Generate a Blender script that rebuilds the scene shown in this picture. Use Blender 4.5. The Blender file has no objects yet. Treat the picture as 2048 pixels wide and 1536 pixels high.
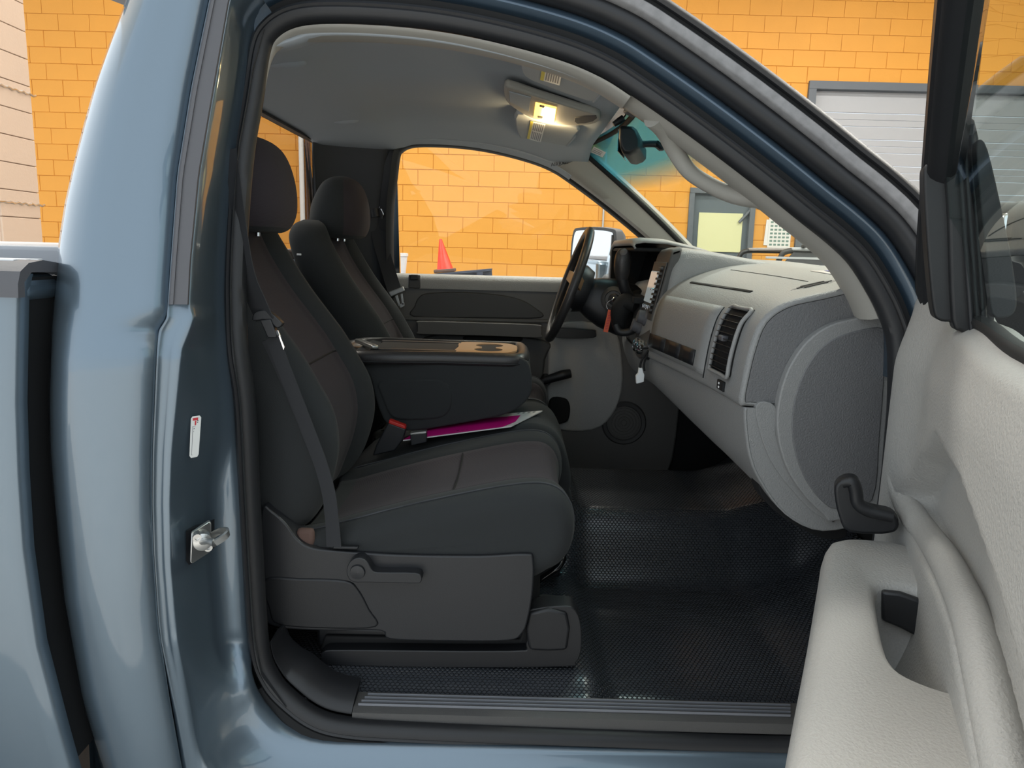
import bpy, bmesh, math, random
import numpy as np
from mathutils import Vector, Matrix
random.seed(7)
SC = bpy.context.scene
COL = SC.collection

# ------------------------------------------------------------------ camera, light, exposure
F = 1500.0; PIT = math.radians(10.0); ROL = math.radians(1.5)
CAM = np.array([0.0, -2.12, 1.48])
_f = np.array([0, math.cos(PIT), -math.sin(PIT)]); _r0 = np.array([1.0, 0, 0]); _u0 = np.cross(_r0, _f)
_u = _u0 * math.cos(ROL) - _r0 * math.sin(ROL); _r = np.cross(_f, _u)
cd = bpy.data.cameras.new('camera'); cam = bpy.data.objects.new('camera', cd); COL.objects.link(cam)
cd.sensor_width = 36.0; cd.lens = F / 2048 * 36.0; cd.clip_start = 0.05; cd.clip_end = 200
cam.matrix_world = Matrix(((_r[0], _u[0], -_f[0], CAM[0]), (_r[1], _u[1], -_f[1], CAM[1]), (_r[2], _u[2], -_f[2], CAM[2]), (0, 0, 0, 1)))
SC.camera = cam
SC.view_settings.view_transform = 'Standard'; SC.view_settings.look = 'None'
SC.view_settings.exposure = 0.15; SC.view_settings.gamma = 1.0; SC.view_settings.use_curve_mapping = False
w = bpy.data.worlds.new('world'); SC.world = w; w.use_nodes = True
w.node_tree.nodes['Background'].inputs[0].default_value = (0.84, 0.93, 1.0, 1)
w.node_tree.nodes['Background'].inputs[1].default_value = 1.35

def area(name, loc, sx, sy, power, color, rot=(0, 0, 0)):
    l = bpy.data.lights.new(name, 'AREA'); l.shape = 'RECTANGLE'; l.size = sx; l.size_y = sy; l.energy = power; l.color = color
    o = bpy.data.objects.new(name, l); COL.objects.link(o); o.location = loc; o.rotation_euler = rot
    return o
LAMPS = ((-3.4, 5.4), (0.6, 5.4), (4.6, 5.4), (1.9, 1.7), (4.9, 1.7), (-3.4, 1.7))
for x, y in LAMPS:
    area('ceiling_lamp_light', (x, y, 5.38), 2.4, 0.5, 95 if y > 3 else 210, (1.0, 0.97, 0.90))
# daylight sun on the apron outside the open bay, behind the camera
sun = bpy.data.lights.new('sun', 'SUN'); sun.energy = 11.0; sun.angle = .01; sun.color = (1, .97, .92)
so = bpy.data.objects.new('sun', sun); COL.objects.link(so); so.rotation_euler = Vector((.22, -.16, -1)).to_track_quat('-Z', 'Y').to_euler()

# pixel of the 2048x1536 photograph -> point at a real depth
def ray(px, py): return _f + _r * (px - 1024.0) / F - _u * (py - 768.0) / F
def at(px, py, y):
    if callable(y):
        z = 1.3
        for _ in range(8):
            p = at(px, py, y(z)); z = p[2]
        return p
    d = ray(px, py); return Vector(CAM + d * ((y - CAM[1]) / d[1]))
def atx(px, py, x): d = ray(px, py); return Vector(CAM + d * ((x - CAM[0]) / d[0]))
def atz(px, py, z): d = ray(px, py); return Vector(CAM + d * ((z - CAM[2]) / d[2]))
def proj(p):
    v = np.array(p) - CAM; t = v @ _f
    return (1024 + F * (v @ _r) / t, 768 - F * (v @ _u) / t)

# ------------------------------------------------------------------ materials
def lin(c):
    return tuple(((v / 255) / 12.92 if v <= 10 else (((v / 255) + 0.055) / 1.055) ** 2.4) for v in c) + (1,)
MATS = {}
def mat(name, rgb, rough=0.5, metal=0.0, bump=None, coat=0.0, spec=0.5, noise=None, emit=None, alpha=None, sheen=0):
    m = bpy.data.materials.new(name); m.use_nodes = True; nt = m.node_tree; b = nt.nodes['Principled BSDF']
    b.inputs['Base Color'].default_value = lin(rgb); b.inputs['Roughness'].default_value = rough; b.inputs['Metallic'].default_value = metal
    b.inputs['Coat Weight'].default_value = coat; b.inputs['Coat Roughness'].default_value = 0.04
    b.inputs['Specular IOR Level'].default_value = spec
    if sheen: b.inputs['Sheen Weight'].default_value = sheen; b.inputs['Sheen Roughness'].default_value = 0.5
    tc = nt.nodes.new('ShaderNodeTexCoord')
    if noise:   # (scale, amount) colour variation
        n = nt.nodes.new('ShaderNodeTexNoise'); n.inputs['Scale'].default_value = noise[0]; n.inputs['Detail'].default_value = 5
        mx = nt.nodes.new('ShaderNodeMix'); mx.data_type = 'RGBA'; mx.blend_type = 'MULTIPLY'
        mx.inputs[6].default_value = lin(rgb)
        rp = nt.nodes.new('ShaderNodeMapRange'); rp.inputs['From Min'].default_value = .3; rp.inputs['From Max'].default_value = .7
        rp.inputs['To Min'].default_value = 1 - noise[1]; rp.inputs['To Max'].default_value = 1 + noise[1] * .6
        nt.links.new(tc.outputs['Object'], n.inputs['Vector']); nt.links.new(n.outputs['Fac'], rp.inputs['Value'])
        cc = nt.nodes.new('ShaderNodeCombineColor')
        for k in range(3): nt.links.new(rp.outputs[0], cc.inputs[k])
        nt.links.new(cc.outputs[0], mx.inputs[7]); mx.inputs[0].default_value = 1
        nt.links.new(mx.outputs[2], b.inputs['Base Color'])
    if bump:    # (kind, scale, strength, distance)
        kind, sc, st, di = bump
        if kind == 'noise': t = nt.nodes.new('ShaderNodeTexNoise'); t.inputs['Scale'].default_value = sc; t.inputs['Detail'].default_value = 3; out = t.outputs['Fac']
        elif kind == 'voronoi': t = nt.nodes.new('ShaderNodeTexVoronoi'); t.inputs['Scale'].default_value = sc; out = t.outputs['Distance']
        elif kind == 'wave': t = nt.nodes.new('ShaderNodeTexWave'); t.bands_direction = 'Z'; t.inputs['Scale'].default_value = sc; t.inputs['Distortion'].default_value = .4; out = t.outputs['Fac']
        nt.links.new(tc.outputs['Object'], t.inputs['Vector'])
        bp = nt.nodes.new('ShaderNodeBump'); bp.inputs['Strength'].default_value = st; bp.inputs['Distance'].default_value = di
        nt.links.new(out, bp.inputs['Height']); nt.links.new(bp.outputs[0], b.inputs['Normal'])
    if emit: b.inputs['Emission Color'].default_value = lin(emit[0]); b.inputs['Emission Strength'].default_value = emit[1]
    MATS[name] = m; return m
def glass(name, tint, refl=1.0, band=None):
    m = bpy.data.materials.new(name); m.use_nodes = True; nt = m.node_tree; nt.nodes.clear()
    o = nt.nodes.new('ShaderNodeOutputMaterial'); tr = nt.nodes.new('ShaderNodeBsdfTransparent'); gl = nt.nodes.new('ShaderNodeBsdfGlossy')
    gl.inputs['Roughness'].default_value = 0.01; tr.inputs[0].default_value = tint + (1,)
    fr = nt.nodes.new('ShaderNodeLayerWeight'); fr.inputs[0].default_value = .5
    pw = nt.nodes.new('ShaderNodeMath'); pw.operation = 'POWER'; pw.inputs[1].default_value = 5; nt.links.new(fr.outputs['Facing'], pw.inputs[0])
    mu = nt.nodes.new('ShaderNodeMath'); mu.operation = 'MULTIPLY_ADD'; mu.inputs[1].default_value = .94 * refl; mu.inputs[2].default_value = .05 * refl
    mx = nt.nodes.new('ShaderNodeMixShader'); nt.links.new(pw.outputs[0], mu.inputs[0]); nt.links.new(mu.outputs[0], mx.inputs[0])
    nt.links.new(tr.outputs[0], mx.inputs[1]); nt.links.new(gl.outputs[0], mx.inputs[2]); nt.links.new(mx.outputs[0], o.inputs[0])
    if band:    # factory shade band along the windshield top, its bluish reflection painted in as teal
        z0, z1, colr = band
        tc = nt.nodes.new('ShaderNodeTexCoord'); sp = nt.nodes.new('ShaderNodeSeparateXYZ'); mr = nt.nodes.new('ShaderNodeMapRange')
        mr.inputs['From Min'].default_value = z0; mr.inputs['From Max'].default_value = z1
        cx = nt.nodes.new('ShaderNodeMix'); cx.data_type = 'RGBA'; cx.inputs[6].default_value = tint + (1,); cx.inputs[7].default_value = colr + (1,)
        nt.links.new(tc.outputs['Object'], sp.inputs[0]); nt.links.new(sp.outputs[2], mr.inputs[0]); nt.links.new(mr.outputs[0], cx.inputs[0]); nt.links.new(cx.outputs[2], tr.inputs[0])
        df = nt.nodes.new('ShaderNodeBsdfTranslucent'); df.inputs[0].default_value = (.03, .13, .16, 1); m2 = nt.nodes.new('ShaderNodeMixShader'); mk = nt.nodes.new('ShaderNodeMath'); mk.operation = 'MULTIPLY'; mk.inputs[1].default_value = .6
        nt.links.new(mr.outputs[0], mk.inputs[0]); nt.links.new(mk.outputs[0], m2.inputs[0]); nt.links.new(mx.outputs[0], m2.inputs[1]); nt.links.new(df.outputs[0], m2.inputs[2]); nt.links.new(m2.outputs[0], o.inputs[0])
    MATS[name] = m; return m
def hexmat(name, rgb, size, rough):
    m = mat(name, rgb, rough=rough, spec=0.8); nt = m.node_tree; b = nt.nodes['Principled BSDF']
    tc = nt.nodes.new('ShaderNodeTexCoord'); sp = nt.nodes.new('ShaderNodeSeparateXYZ'); nt.links.new(tc.outputs['Object'], sp.inputs[0])
    def M(op, a, bb=None):
        n = nt.nodes.new('ShaderNodeMath'); n.operation = op
        for i, v in enumerate((a, bb)):
            if v is None: continue
            if isinstance(v, (int, float)): n.inputs[i].default_value = v
            else: nt.links.new(v, n.inputs[i])
        return n.outputs[0]
    u = M('DIVIDE', sp.outputs[0], size); v = M('DIVIDE', M('ADD', sp.outputs[1], M('MULTIPLY', sp.outputs[2], 1.0)), size * 1.732)
    def d(off):
        a = M('SUBTRACT', M('FRACT', M('ADD', u, off)), .5); c = M('MULTIPLY', M('SUBTRACT', M('FRACT', M('ADD', v, off)), .5), 1.732)
        return M('SQRT', M('ADD', M('MULTIPLY', a, a), M('MULTIPLY', c, c)))
    h = M('SMOOTH_MIN', d(0.0), d(0.5)); h = M('MINIMUM', d(0.0), d(0.5))
    mr = nt.nodes.new('ShaderNodeMapRange'); mr.interpolation_type = 'SMOOTHSTEP'; mr.inputs['From Min'].default_value = .34; mr.inputs['From Max'].default_value = .52
    mr.inputs['To Min'].default_value = 1; mr.inputs['To Max'].default_value = 0; nt.links.new(h, mr.inputs[0])
    bp = nt.nodes.new('ShaderNodeBump'); bp.inputs['Strength'].default_value = 1.0; bp.inputs['Distance'].default_value = .0034
    nt.links.new(mr.outputs[0], bp.inputs['Height']); nt.links.new(bp.outputs[0], b.inputs['Normal'])
    return m

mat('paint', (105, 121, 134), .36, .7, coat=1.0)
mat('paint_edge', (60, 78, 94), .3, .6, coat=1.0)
mat('rubber', (30, 31, 34), .5, bump=('noise', 60, .12, .002))
mat('rubber_grey', (84, 84, 88), .62, bump=('noise', 90, .2, .002))
mat('moulding_grey', (132, 131, 132), .6, noise=(60, .18), bump=('noise', 120, .2, .001))
mat('black_plastic', (27, 28, 31), .45, bump=('noise', 700, .25, .0006))
mat('black_gloss', (10, 11, 13), .12)
mat('flat_black', (14, 15, 17), .8)
mat('charcoal_plastic', (36, 37, 40), .42, bump=('noise', 800, .25, .0005))
mat('grey_plastic', (172, 170, 166), .55, bump=('noise', 260, .7, .0022), noise=(420, .06))
mat('dash_grey', (138, 138, 137), .5, bump=('noise', 360, .6, .0018), noise=(420, .05))
mat('dash_dark', (106, 106, 107), .5, bump=('noise', 340, .7, .002))
mat('trim_beige', (158, 155, 148), .6, bump=('noise', 500, .2, .0005))
mat('visor', (172, 175, 176), .9, bump=('noise', 900, .2, .0005))
mat('headliner', (160, 166, 172), .95, bump=('noise', 900, .25, .0006))
mat('trim_dark', (58, 60, 64), .7, bump=('noise', 500, .3, .0006))
mat('door_trim', (96, 94, 91), .5, bump=('noise', 420, .35, .001))
mat('door_trim_dark', (70, 69, 68), .55, bump=('noise', 420, .35, .001))
mat('fabric', (48, 50, 51), .95, bump=('voronoi', 900, .35, .0008), sheen=.06, spec=.25)
mat('fabric_insert', (57, 52, 56), .95, bump=('wave', 190, .3, .0008), sheen=.05, spec=.25)
mat('leather', (46, 45, 46), .38, bump=('voronoi', 420, .3, .0008))
mat('tan_plastic', (176, 140, 104), .4)
mat('webbing', (46, 47, 50), .75, bump=('wave', 420, .3, .0006))
mat('steel', (200, 200, 198), .3, .9)
mat('chrome', (225, 226, 228), .08, 1.0)
mat('mirror_glass', (240, 242, 245), .02, 1.0)
hexmat('mat_hex', (54, 57, 62), .0098, .27)
mat('scuff', (78, 77, 76), .48, bump=('noise', 900, .6, .0012))
mat('white', (235, 236, 236), .5)
mat('white_vinyl', (225, 226, 224), .5)
mat('print_black', (40, 40, 44), .6)
mat('print_grey', (120, 122, 128), .6)
mat('print_red', (196, 62, 70), .6)
mat('print_yellow', (225, 205, 70), .6)
mat('print_blue', (84, 84, 170), .6)
mat('print_green', (108, 134, 126), .6)
mat('magenta', (208, 24, 132), .35)
mat('magenta_dark', (90, 14, 60), .35)
mat('paper', (226, 222, 220), .35)
mat('red_plastic', (190, 40, 34), .4)
mat('orange_fob', (214, 92, 52), .45)
mat('cone_red', (250, 52, 26), .45)
mat('cone_base', (92, 70, 62), .8)
mat('beam_steel', (70, 78, 96), .55, .4, noise=(8, .2))
mat('bucket_white', (222, 222, 226), .4)
mat('bucket_blue', (92, 120, 180), .4)
mat('concrete', (150, 148, 144), .8, noise=(3, .15), bump=('noise', 40, .2, .003))
mat('ceiling_white', (226, 226, 222), .9)
mat('block_white', (192, 172, 155), .75, bump=('noise', 60, .3, .004))
mat('mortar_white', (160, 142, 128), .85)
mat('block_orange', (218, 152, 58), .6, noise=(1.2, .05), bump=('noise', 45, .3, .004))
mat('mortar_orange', (205, 139, 50), .7, bump=('noise', 45, .3, .004))
mat('door_grey', (168, 170, 175), .5)
mat('door_frame_grey', (92, 98, 106), .5)
mat('service_door', (86, 96, 104), .5)
mat('pane_cream', (216, 214, 168), .3)
mat('tire', (26, 26, 27), .8)
mat('lamp_body', (200, 200, 200), .5)
mat('lamp_diffuser', (255, 255, 250), .5, emit=((255, 250, 235), 3.0))
mat('dome_lens', (255, 214, 120), .3, emit=((255, 196, 90), 2.6))
mat('dome_bulb', (255, 240, 200), .3, emit=((255, 226, 160), 22.0))
mat('screen', (150, 160, 165), .15, emit=((170, 178, 180), .35))
mat('sail_black', (24, 25, 27), .5, bump=('noise', 500, .2, .0005))
glass('glass_clear', (.93, .965, .95), 1.0)
glass('glass_rear', (.62, .60, .58), 1.0)
glass('glass_door', (.72, .82, .80), 1.0)
glass('glass_windshield', (.86, .92, .87), .22, band=(1.70, 1.76, (.10, .30, .36)))

# ------------------------------------------------------------------ mesh helpers
def cr(pts, n=6, closed=False):
    P = [np.array(p, float) for p in pts]; N = len(P); out = []
    rng = range(N if closed else N - 1)
    for i in rng:
        if closed: a, b, c, d = P[(i - 1) % N], P[i], P[(i + 1) % N], P[(i + 2) % N]
        else: a, b, c, d = P[max(i - 1, 0)], P[i], P[i + 1], P[min(i + 2, N - 1)]
        for k in range(n):
            t = k / n
            out.append(.5 * ((2 * b) + (-a + c) * t + (2 * a - 5 * b + 4 * c - d) * t * t + (-a + 3 * b - 3 * c + d) * t ** 3))
    if not closed: out.append(P[-1])
    return out
def thing(name, loc, label, cat, group=None, kind=None):
    o = bpy.data.objects.new(name, None); COL.objects.link(o); o.location = loc; o.empty_display_size = .05
    o['label'] = label
    if cat: o['category'] = cat
    if group: o['group'] = group
    if kind: o['kind'] = kind
    return o
def tag(o, label, cat=None, group=None, kind=None):
    o['label'] = label
    if cat: o['category'] = cat
    if group: o['group'] = group
    if kind: o['kind'] = kind
    return o
def setpar(o, parent):
    if parent is not None:
        o.parent = parent; p = parent; off = Vector((0, 0, 0))
        M = Matrix.Identity(4)
        while p is not None:
            M = p.matrix_basis @ M if p.parent is None else p.matrix_parent_inverse @ p.matrix_basis @ M
            p = p.parent
        o.matrix_parent_inverse = M.inverted()
def mesh(name, V, Fc, m, parent=None, smooth=True, sharp=40, bevel=0, seg=2, solid=0, soff=0):
    me = bpy.data.meshes.new(name); me.from_pydata([tuple(float(c) for c in v) for v in V], [], [tuple(f) for f in Fc])
    bm = bmesh.new(); bm.from_mesh(me); bmesh.ops.remove_doubles(bm, verts=bm.verts, dist=1e-6)
    if solid == 0: bmesh.ops.recalc_face_normals(bm, faces=bm.faces)
    bm.to_mesh(me); bm.free()
    ms = m if isinstance(m, (list, tuple)) else [m]
    for x in ms: me.materials.append(MATS[x])
    o = bpy.data.objects.new(name, me); COL.objects.link(o)
    if smooth:
        me.shade_smooth()
        if sharp < 180: me.set_sharp_from_angle(angle=math.radians(sharp))
    if solid:
        md = o.modifiers.new('s', 'SOLIDIFY'); md.thickness = solid; md.offset = soff
    if bevel:
        md = o.modifiers.new('b', 'BEVEL'); md.width = bevel; md.segments = seg; md.limit_method = 'ANGLE'; md.angle_limit = math.radians(35); md.harden_normals = False
    setpar(o, parent); return o
def grid(name, rows, m, parent=None, solid=0, closed=False, soff=0, sharp=50, bevel=0):
    n = len(rows[0]); V = [p for r in rows for p in r]; Fc = []
    for i in range(len(rows) - 1):
        for j in range(n if closed else n - 1):
            k = (j + 1) % n; Fc.append((i * n + j, i * n + k, (i + 1) * n + k, (i + 1) * n + j))
    return mesh(name, V, Fc, m, parent, solid=solid, soff=soff, sharp=sharp, bevel=bevel)
def loft(name, rings, m, parent=None, caps=True, sharp=50, bevel=0):
    n = len(rings[0]); V = [p for r in rings for p in r]; Fc = []
    for i in range(len(rings) - 1):
        for j in range(n):
            k = (j + 1) % n; Fc.append((i * n + j, i * n + k, (i + 1) * n + k, (i + 1) * n + j))
    if caps: Fc += [tuple(range(n - 1, -1, -1)), tuple(range((len(rings) - 1) * n, len(rings) * n))]
    return mesh(name, V, Fc, m, parent, sharp=sharp, bevel=bevel)
def box(name, c, s, m, parent=None, bevel=.003, rot=None, seg=2):
    hx, hy, hz = s[0] / 2, s[1] / 2, s[2] / 2
    V = [Vector((x, y, z)) for x in (-hx, hx) for y in (-hy, hy) for z in (-hz, hz)]
    if rot: R = Matrix.Rotation(rot[2], 3, 'Z') @ Matrix.Rotation(rot[1], 3, 'Y') @ Matrix.Rotation(rot[0], 3, 'X'); V = [R @ v for v in V]
    V = [v + Vector(c) for v in V]
    Fc = [(0, 1, 3, 2), (4, 6, 7, 5), (0, 4, 5, 1), (2, 3, 7, 6), (0, 2, 6, 4), (1, 5, 7, 3)]
    return mesh(name, V, Fc, m, parent, bevel=bevel, seg=seg)
def prism(name, pts, off, m, parent=None, bevel=0, sharp=40, seg=3):
    """closed 3-D outline extruded by vector off"""
    n = len(pts); P = [Vector(p) for p in pts]; off = Vector(off)
    V = P + [p + off for p in P]
    Fc = [tuple(range(n)), tuple(range(2 * n - 1, n - 1, -1))] + [(i, i + n, (i + 1) % n + n, (i + 1) % n) for i in range(n)]
    return mesh(name, V, Fc, m, parent, bevel=bevel, sharp=sharp, seg=seg)
def tube(name, pts, r, m, parent=None, n=10, sm=5, flat=1.0, up=None, caps=True):
    """round (or flattened) tube along a smoothed path; r number or list"""
    R = r if isinstance(r, (list, tuple)) else [r] * len(pts)
    P = cr([tuple(p) + (q,) for p, q in zip([tuple(p) for p in pts], R)], sm)
    C = [Vector(p[:3]) for p in P]; R = [p[3] for p in P]; rings = []; ref = Vector(up) if up else None
    for i, c in enumerate(C):
        t = (C[min(i + 1, len(C) - 1)] - C[max(i - 1, 0)]).normalized()
        if ref is None: ref = Vector((0, 0, 1)) if abs(t.z) < .9 else Vector((1, 0, 0))
        a = (ref - t * ref.dot(t)).normalized(); b = t.cross(a)
        if not up: ref = a
        rings.append([c + a * (math.cos(2 * math.pi * k / n) * R[i]) + b * (math.sin(2 * math.pi * k / n) * R[i] * flat) for k in range(n)])
    return loft(name, rings, m, parent, caps=caps, sharp=60)
def ribbon(name, pts, w, th, wdir, m, parent=None, sm=6):
    """flat strap along a path; wdir = width direction (or list)"""
    W = [Vector(d) for d in (wdir if isinstance(wdir, list) else [wdir] * len(pts))]
    P = cr([tuple(p) + tuple(d) for p, d in zip([tuple(p) for p in pts], W)], sm); rings = []
    C = [Vector(p[:3]) for p in P]; D = [Vector(p[3:6]) for p in P]
    for i, c in enumerate(C):
        t = (C[min(i + 1, len(C) - 1)] - C[max(i - 1, 0)]).normalized(); d = (D[i] - t * D[i].dot(t)).normalized(); nn = t.cross(d)
        a = d * (w / 2); b = nn * (th / 2); rings.append([c - a - b, c + a - b, c + a + b, c - a + b])
    return loft(name, rings, m, parent, sharp=30)
def lathe(name, c, axis, prof, m, parent=None, n=28, sharp=35):
    """prof = list of (r, h) along axis"""
    ax = Vector(axis).normalized(); a = ax.orthogonal().normalized(); b = ax.cross(a); c = Vector(c)
    rings = [[c + ax * h + a * (max(r, 1e-5) * math.cos(2 * math.pi * k / n)) + b * (max(r, 1e-5) * math.sin(2 * math.pi * k / n)) for k in range(n)] for r, h in prof]
    return loft(name, rings, m, parent, sharp=sharp)
def copytree(o, parent=None, delta=Vector((0, 0, 0))):
    c = o.copy(); COL.objects.link(c)
    if parent is not None: c.parent = parent
    else: c.location = c.location + Vector(delta)
    for ch in list(o.children): copytree(ch, c)
    return c
def text_obj(name, s, size, org, xdir, ydir, m, parent=None, th=.0003, align='CENTER'):
    cu = bpy.data.curves.new(name, 'FONT'); cu.body = s; cu.size = size; cu.align_x = align; cu.align_y = 'CENTER'; cu.extrude = th
    tmp = bpy.data.objects.new(name, cu); COL.objects.link(tmp)
    me = bpy.data.meshes.new_from_object(tmp.evaluated_get(bpy.context.evaluated_depsgraph_get())); bpy.data.objects.remove(tmp)
    x = Vector(xdir).normalized(); y = Vector(ydir); y = (y - x * y.dot(x)).normalized(); z = x.cross(y)
    me.transform(Matrix(((x.x, y.x, z.x, org[0]), (x.y, y.y, z.y, org[1]), (x.z, y.z, z.z, org[2]), (0, 0, 0, 1))))
    me.materials.clear(); me.materials.append(MATS[m])
    o = bpy.data.objects.new(name, me); COL.objects.link(o); setpar(o, parent); return o
def sstep(a, b, x):
    t = min(max((x - a) / (b - a), 0), 1); return t * t * (3 - 2 * t)
def lerp(a, b, t): return a + (b - a) * t
# ------------------------------------------------------------------ the garage
YW = 8.25
fl = box('floor', (0, 0, -.05), (34, 34, .1), 'concrete', bevel=0); tag(fl, 'smooth grey concrete garage floor under the pickup', kind='structure')
ce = box('ceiling', (0, 3.35, 6.05), (17, 10.1, .1), 'ceiling_white', bevel=0); tag(ce, 'white garage ceiling high above the pickup', kind='structure')
GD0 = at(1617, 165, YW).x; GDZ = at(1640, 163, YW).z; GD1 = GD0 + 3.7
SD = [at(1380, 378, YW).x, at(1512, 378, YW).x, at(1450, 378, YW).z]
def wallseg(V, Fc, x0, x1, z0, z1):
    b = len(V)
    for y in (YW - .0005, YW + .2):
        V += [(x0, y, z0), (x1, y, z0), (x1, y, z1), (x0, y, z1)]
    Fc += [(b, b + 1, b + 2, b + 3), (b + 7, b + 6, b + 5, b + 4), (b, b + 4, b + 5, b + 1), (b + 1, b + 5, b + 6, b + 2), (b + 2, b + 6, b + 7, b + 3), (b + 3, b + 7, b + 4, b)]
V = []; Fc = []
wallseg(V, Fc, -8, SD[0], 0, 6); wallseg(V, Fc, SD[0], SD[1], SD[2], 6); wallseg(V, Fc, SD[1], GD0, 0, 6); wallseg(V, Fc, GD0, GD1, GDZ, 6); wallseg(V, Fc, GD1, 8.4, 0, 6)
wb = mesh('wall_back', V, Fc, 'mortar_orange', smooth=False); tag(wb, 'orange painted concrete block wall behind the pickup', kind='structure')
# blocks, each its own object where the photograph shows it
BL, BH = .4064, .2032
zj = at(1350, 93.8, YW).z % BH; xj = at(1340, 45, YW).x % BL; rowj = int(math.floor(at(1340, 45, YW).z / BH - zj / BH))
def blockmesh(lx, lz, dy, bev, name):
    bm = bmesh.new(); bmesh.ops.create_cube(bm, size=1)
    for v in bm.verts: v.co = Vector((v.co.x * lx, v.co.y * dy, v.co.z * lz))
    fe = [e for e in bm.edges if all(v.co.y < 0 for v in e.verts)]
    bmesh.ops.bevel(bm, geom=fe, offset=bev, segments=1, affect='EDGES')
    me = bpy.data.meshes.new(name); bm.to_mesh(me); bm.free(); return me
bme = blockmesh(BL - .006, BH - .006, .024, .003, 'block'); bme.materials.append(MATS['block_orange'])
def seen(px, py):
    if px < 300 and py < 520: return True
    if 790 < px < 1240 and 270 < py < 600: return True
    if px > 1120 and py < 620: return py < 40 + max(0, (px - 1150)) * .72 + 60 or (px < 1640 and 140 < py < 560)
    if 480 < px < 660 and 170 < py < 480: return True
    return False
rest_V = []; rest_F = []; cnt = 0
for ri in range(-1, 31):
    z = zj + (ri + .5) * BH
    if z < .02 or z > 5.95: continue
    off = 0 if (ri - rowj) % 2 == 0 else BL / 2
    for ci in range(-21, 21):
        x = xj + off + (ci + .5) * BL
        x0, x1 = x - BL / 2, x + BL / 2
        if x1 > 8.3: continue
        pieces = [(x0, x1)]
        def cut(ps, a, b):
            o = []
            for p, q in ps:
                if q <= a or p >= b: o.append((p, q))
                else:
                    if p < a: o.append((p, a))
                    if q > b: o.append((b, q))
            return o
        if z - BH / 2 < GDZ: pieces = cut(pieces, GD0, GD1) if z < GDZ else pieces
        if z < SD[2]: pieces = cut(pieces, SD[0], SD[1])
        for p, q in pieces:
            if q - p < .04: continue
            px, py = proj((x, YW, z))
            if -40 < px < 2090 and py > -40 and seen(px, py) and cnt < 298:
                o = bpy.data.objects.new('block', bme); COL.objects.link(o)
                o.location = ((p + q) / 2, YW + .004 + random.uniform(-.0015, .0015), z); o.scale = ((q - p) / BL, 1, 1)
                setpar(o, wb); cnt += 1
            else:
                b = len(rest_V); h = BH / 2 - .003
                a0, a1 = p + .003, q - .003
                rest_V += [(a0, YW - .008, z - h), (a1, YW - .008, z - h), (a1, YW - .008, z + h), (a0, YW - .008, z + h), (a0, YW + .012, z - h), (a1, YW + .012, z - h), (a1, YW + .012, z + h), (a0, YW + .012, z + h)]
                rest_F += [(b, b + 1, b + 2, b + 3), (b, b + 4, b + 5, b + 1), (b + 1, b + 5, b + 6, b + 2), (b + 2, b + 6, b + 7, b + 3), (b + 3, b + 7, b + 4, b)]
rs = mesh('block_courses', rest_V, rest_F, 'block_orange', wb, smooth=False); rs['kind'] = 'stuff'
# unseen wall added to darken the jamb reflections, then the far right side wall
wf = box('wall_blocker', (4.95, -1.75, 3), (7.1, .12, 6), 'ceiling_white', bevel=0); tag(wf, 'unseen pale wall added beside the open bay, right of the camera, to darken reflections', kind='structure')
wr = box('wall_right', (8.45, 3.3, 3), (.1, 10.0, 6), 'ceiling_white', bevel=0); tag(wr, 'plain white garage side wall beyond the open door', kind='structure')
# white pier at the left
PX0 = -3.95
def pier():
    xr = at(64, 235, 4.1).x
    y1 = 4.1; y0 = 3.62
    e = box('wall_left', (xr - .25, (y0 + y1) / 2, 3), (.49, y1 - y0 - .01, 6), 'mortar_white', bevel=0); tag(e, 'white painted block pier at the far left edge', kind='structure')
    me = blockmesh(y1 - y0 - .006, BH - .006, .02, .003, 'block'); me.materials.append(MATS['block_white'])
    for k in range(29):
        o = bpy.data.objects.new('block', me); COL.objects.link(o); o.rotation_euler = (0, 0, math.pi / 2)
        o.location = (xr - .002, (y0 + y1) / 2, .1 + k * BH + .02); setpar(o, e)
    me2 = blockmesh(.484, BH - .006, .02, .003, 'block'); me2.materials.append(MATS['block_white'])
    for k in range(29):
        o = bpy.data.objects.new('block', me2); COL.objects.link(o); o.location = (xr - .25, y0 + .002, .1 + k * BH + .02); setpar(o, e)
    for py in (190, 410):
        z = at(60, py, y1).z
        pts = [(xr + .01 + .004 * math.sin(k * 2.1), lerp(y0 - .05, y1 + .06, k / 14), z + .006 * math.sin(k * 3.3)) for k in range(15)]
        t = tube('wall_tie', pts, .009, 'steel', e, n=6, sm=2); t['label'] = 'rusty metal tie rod'
pier()
# grey sectional overhead door
gd = thing('door_1', ((GD0 + GD1) / 2, YW, 0), 'light grey ribbed overhead garage door in the orange wall', None, kind='structure')
fw = .10
box('door_frame', (GD0 + fw / 2, YW + .02, GDZ / 2 - fw / 2), (fw, .14, GDZ - fw), 'door_frame_grey', gd); box('door_frame', (GD1 - fw / 2, YW + .02, GDZ / 2 - fw / 2), (fw, .14, GDZ - fw), 'door_frame_grey', gd)
box('door_frame', ((GD0 + GD1) / 2, YW + .02, GDZ - fw / 2), (GD1 - GD0, .14, fw), 'door_frame_grey', gd)
zz = GDZ - fw; k = 0
while zz > .02:
    hgt = .27 if k == 0 else (.085 if k % 3 else .165)
    hgt = min(hgt, zz)
    box('slat', ((GD0 + GD1) / 2, YW + .07 + (.012 if k % 3 == 1 else 0), zz - hgt / 2), (GD1 - GD0 - 2 * fw + .02, .03, hgt - .006), 'door_grey', gd, bevel=.004); zz -= hgt; k += 1
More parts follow.
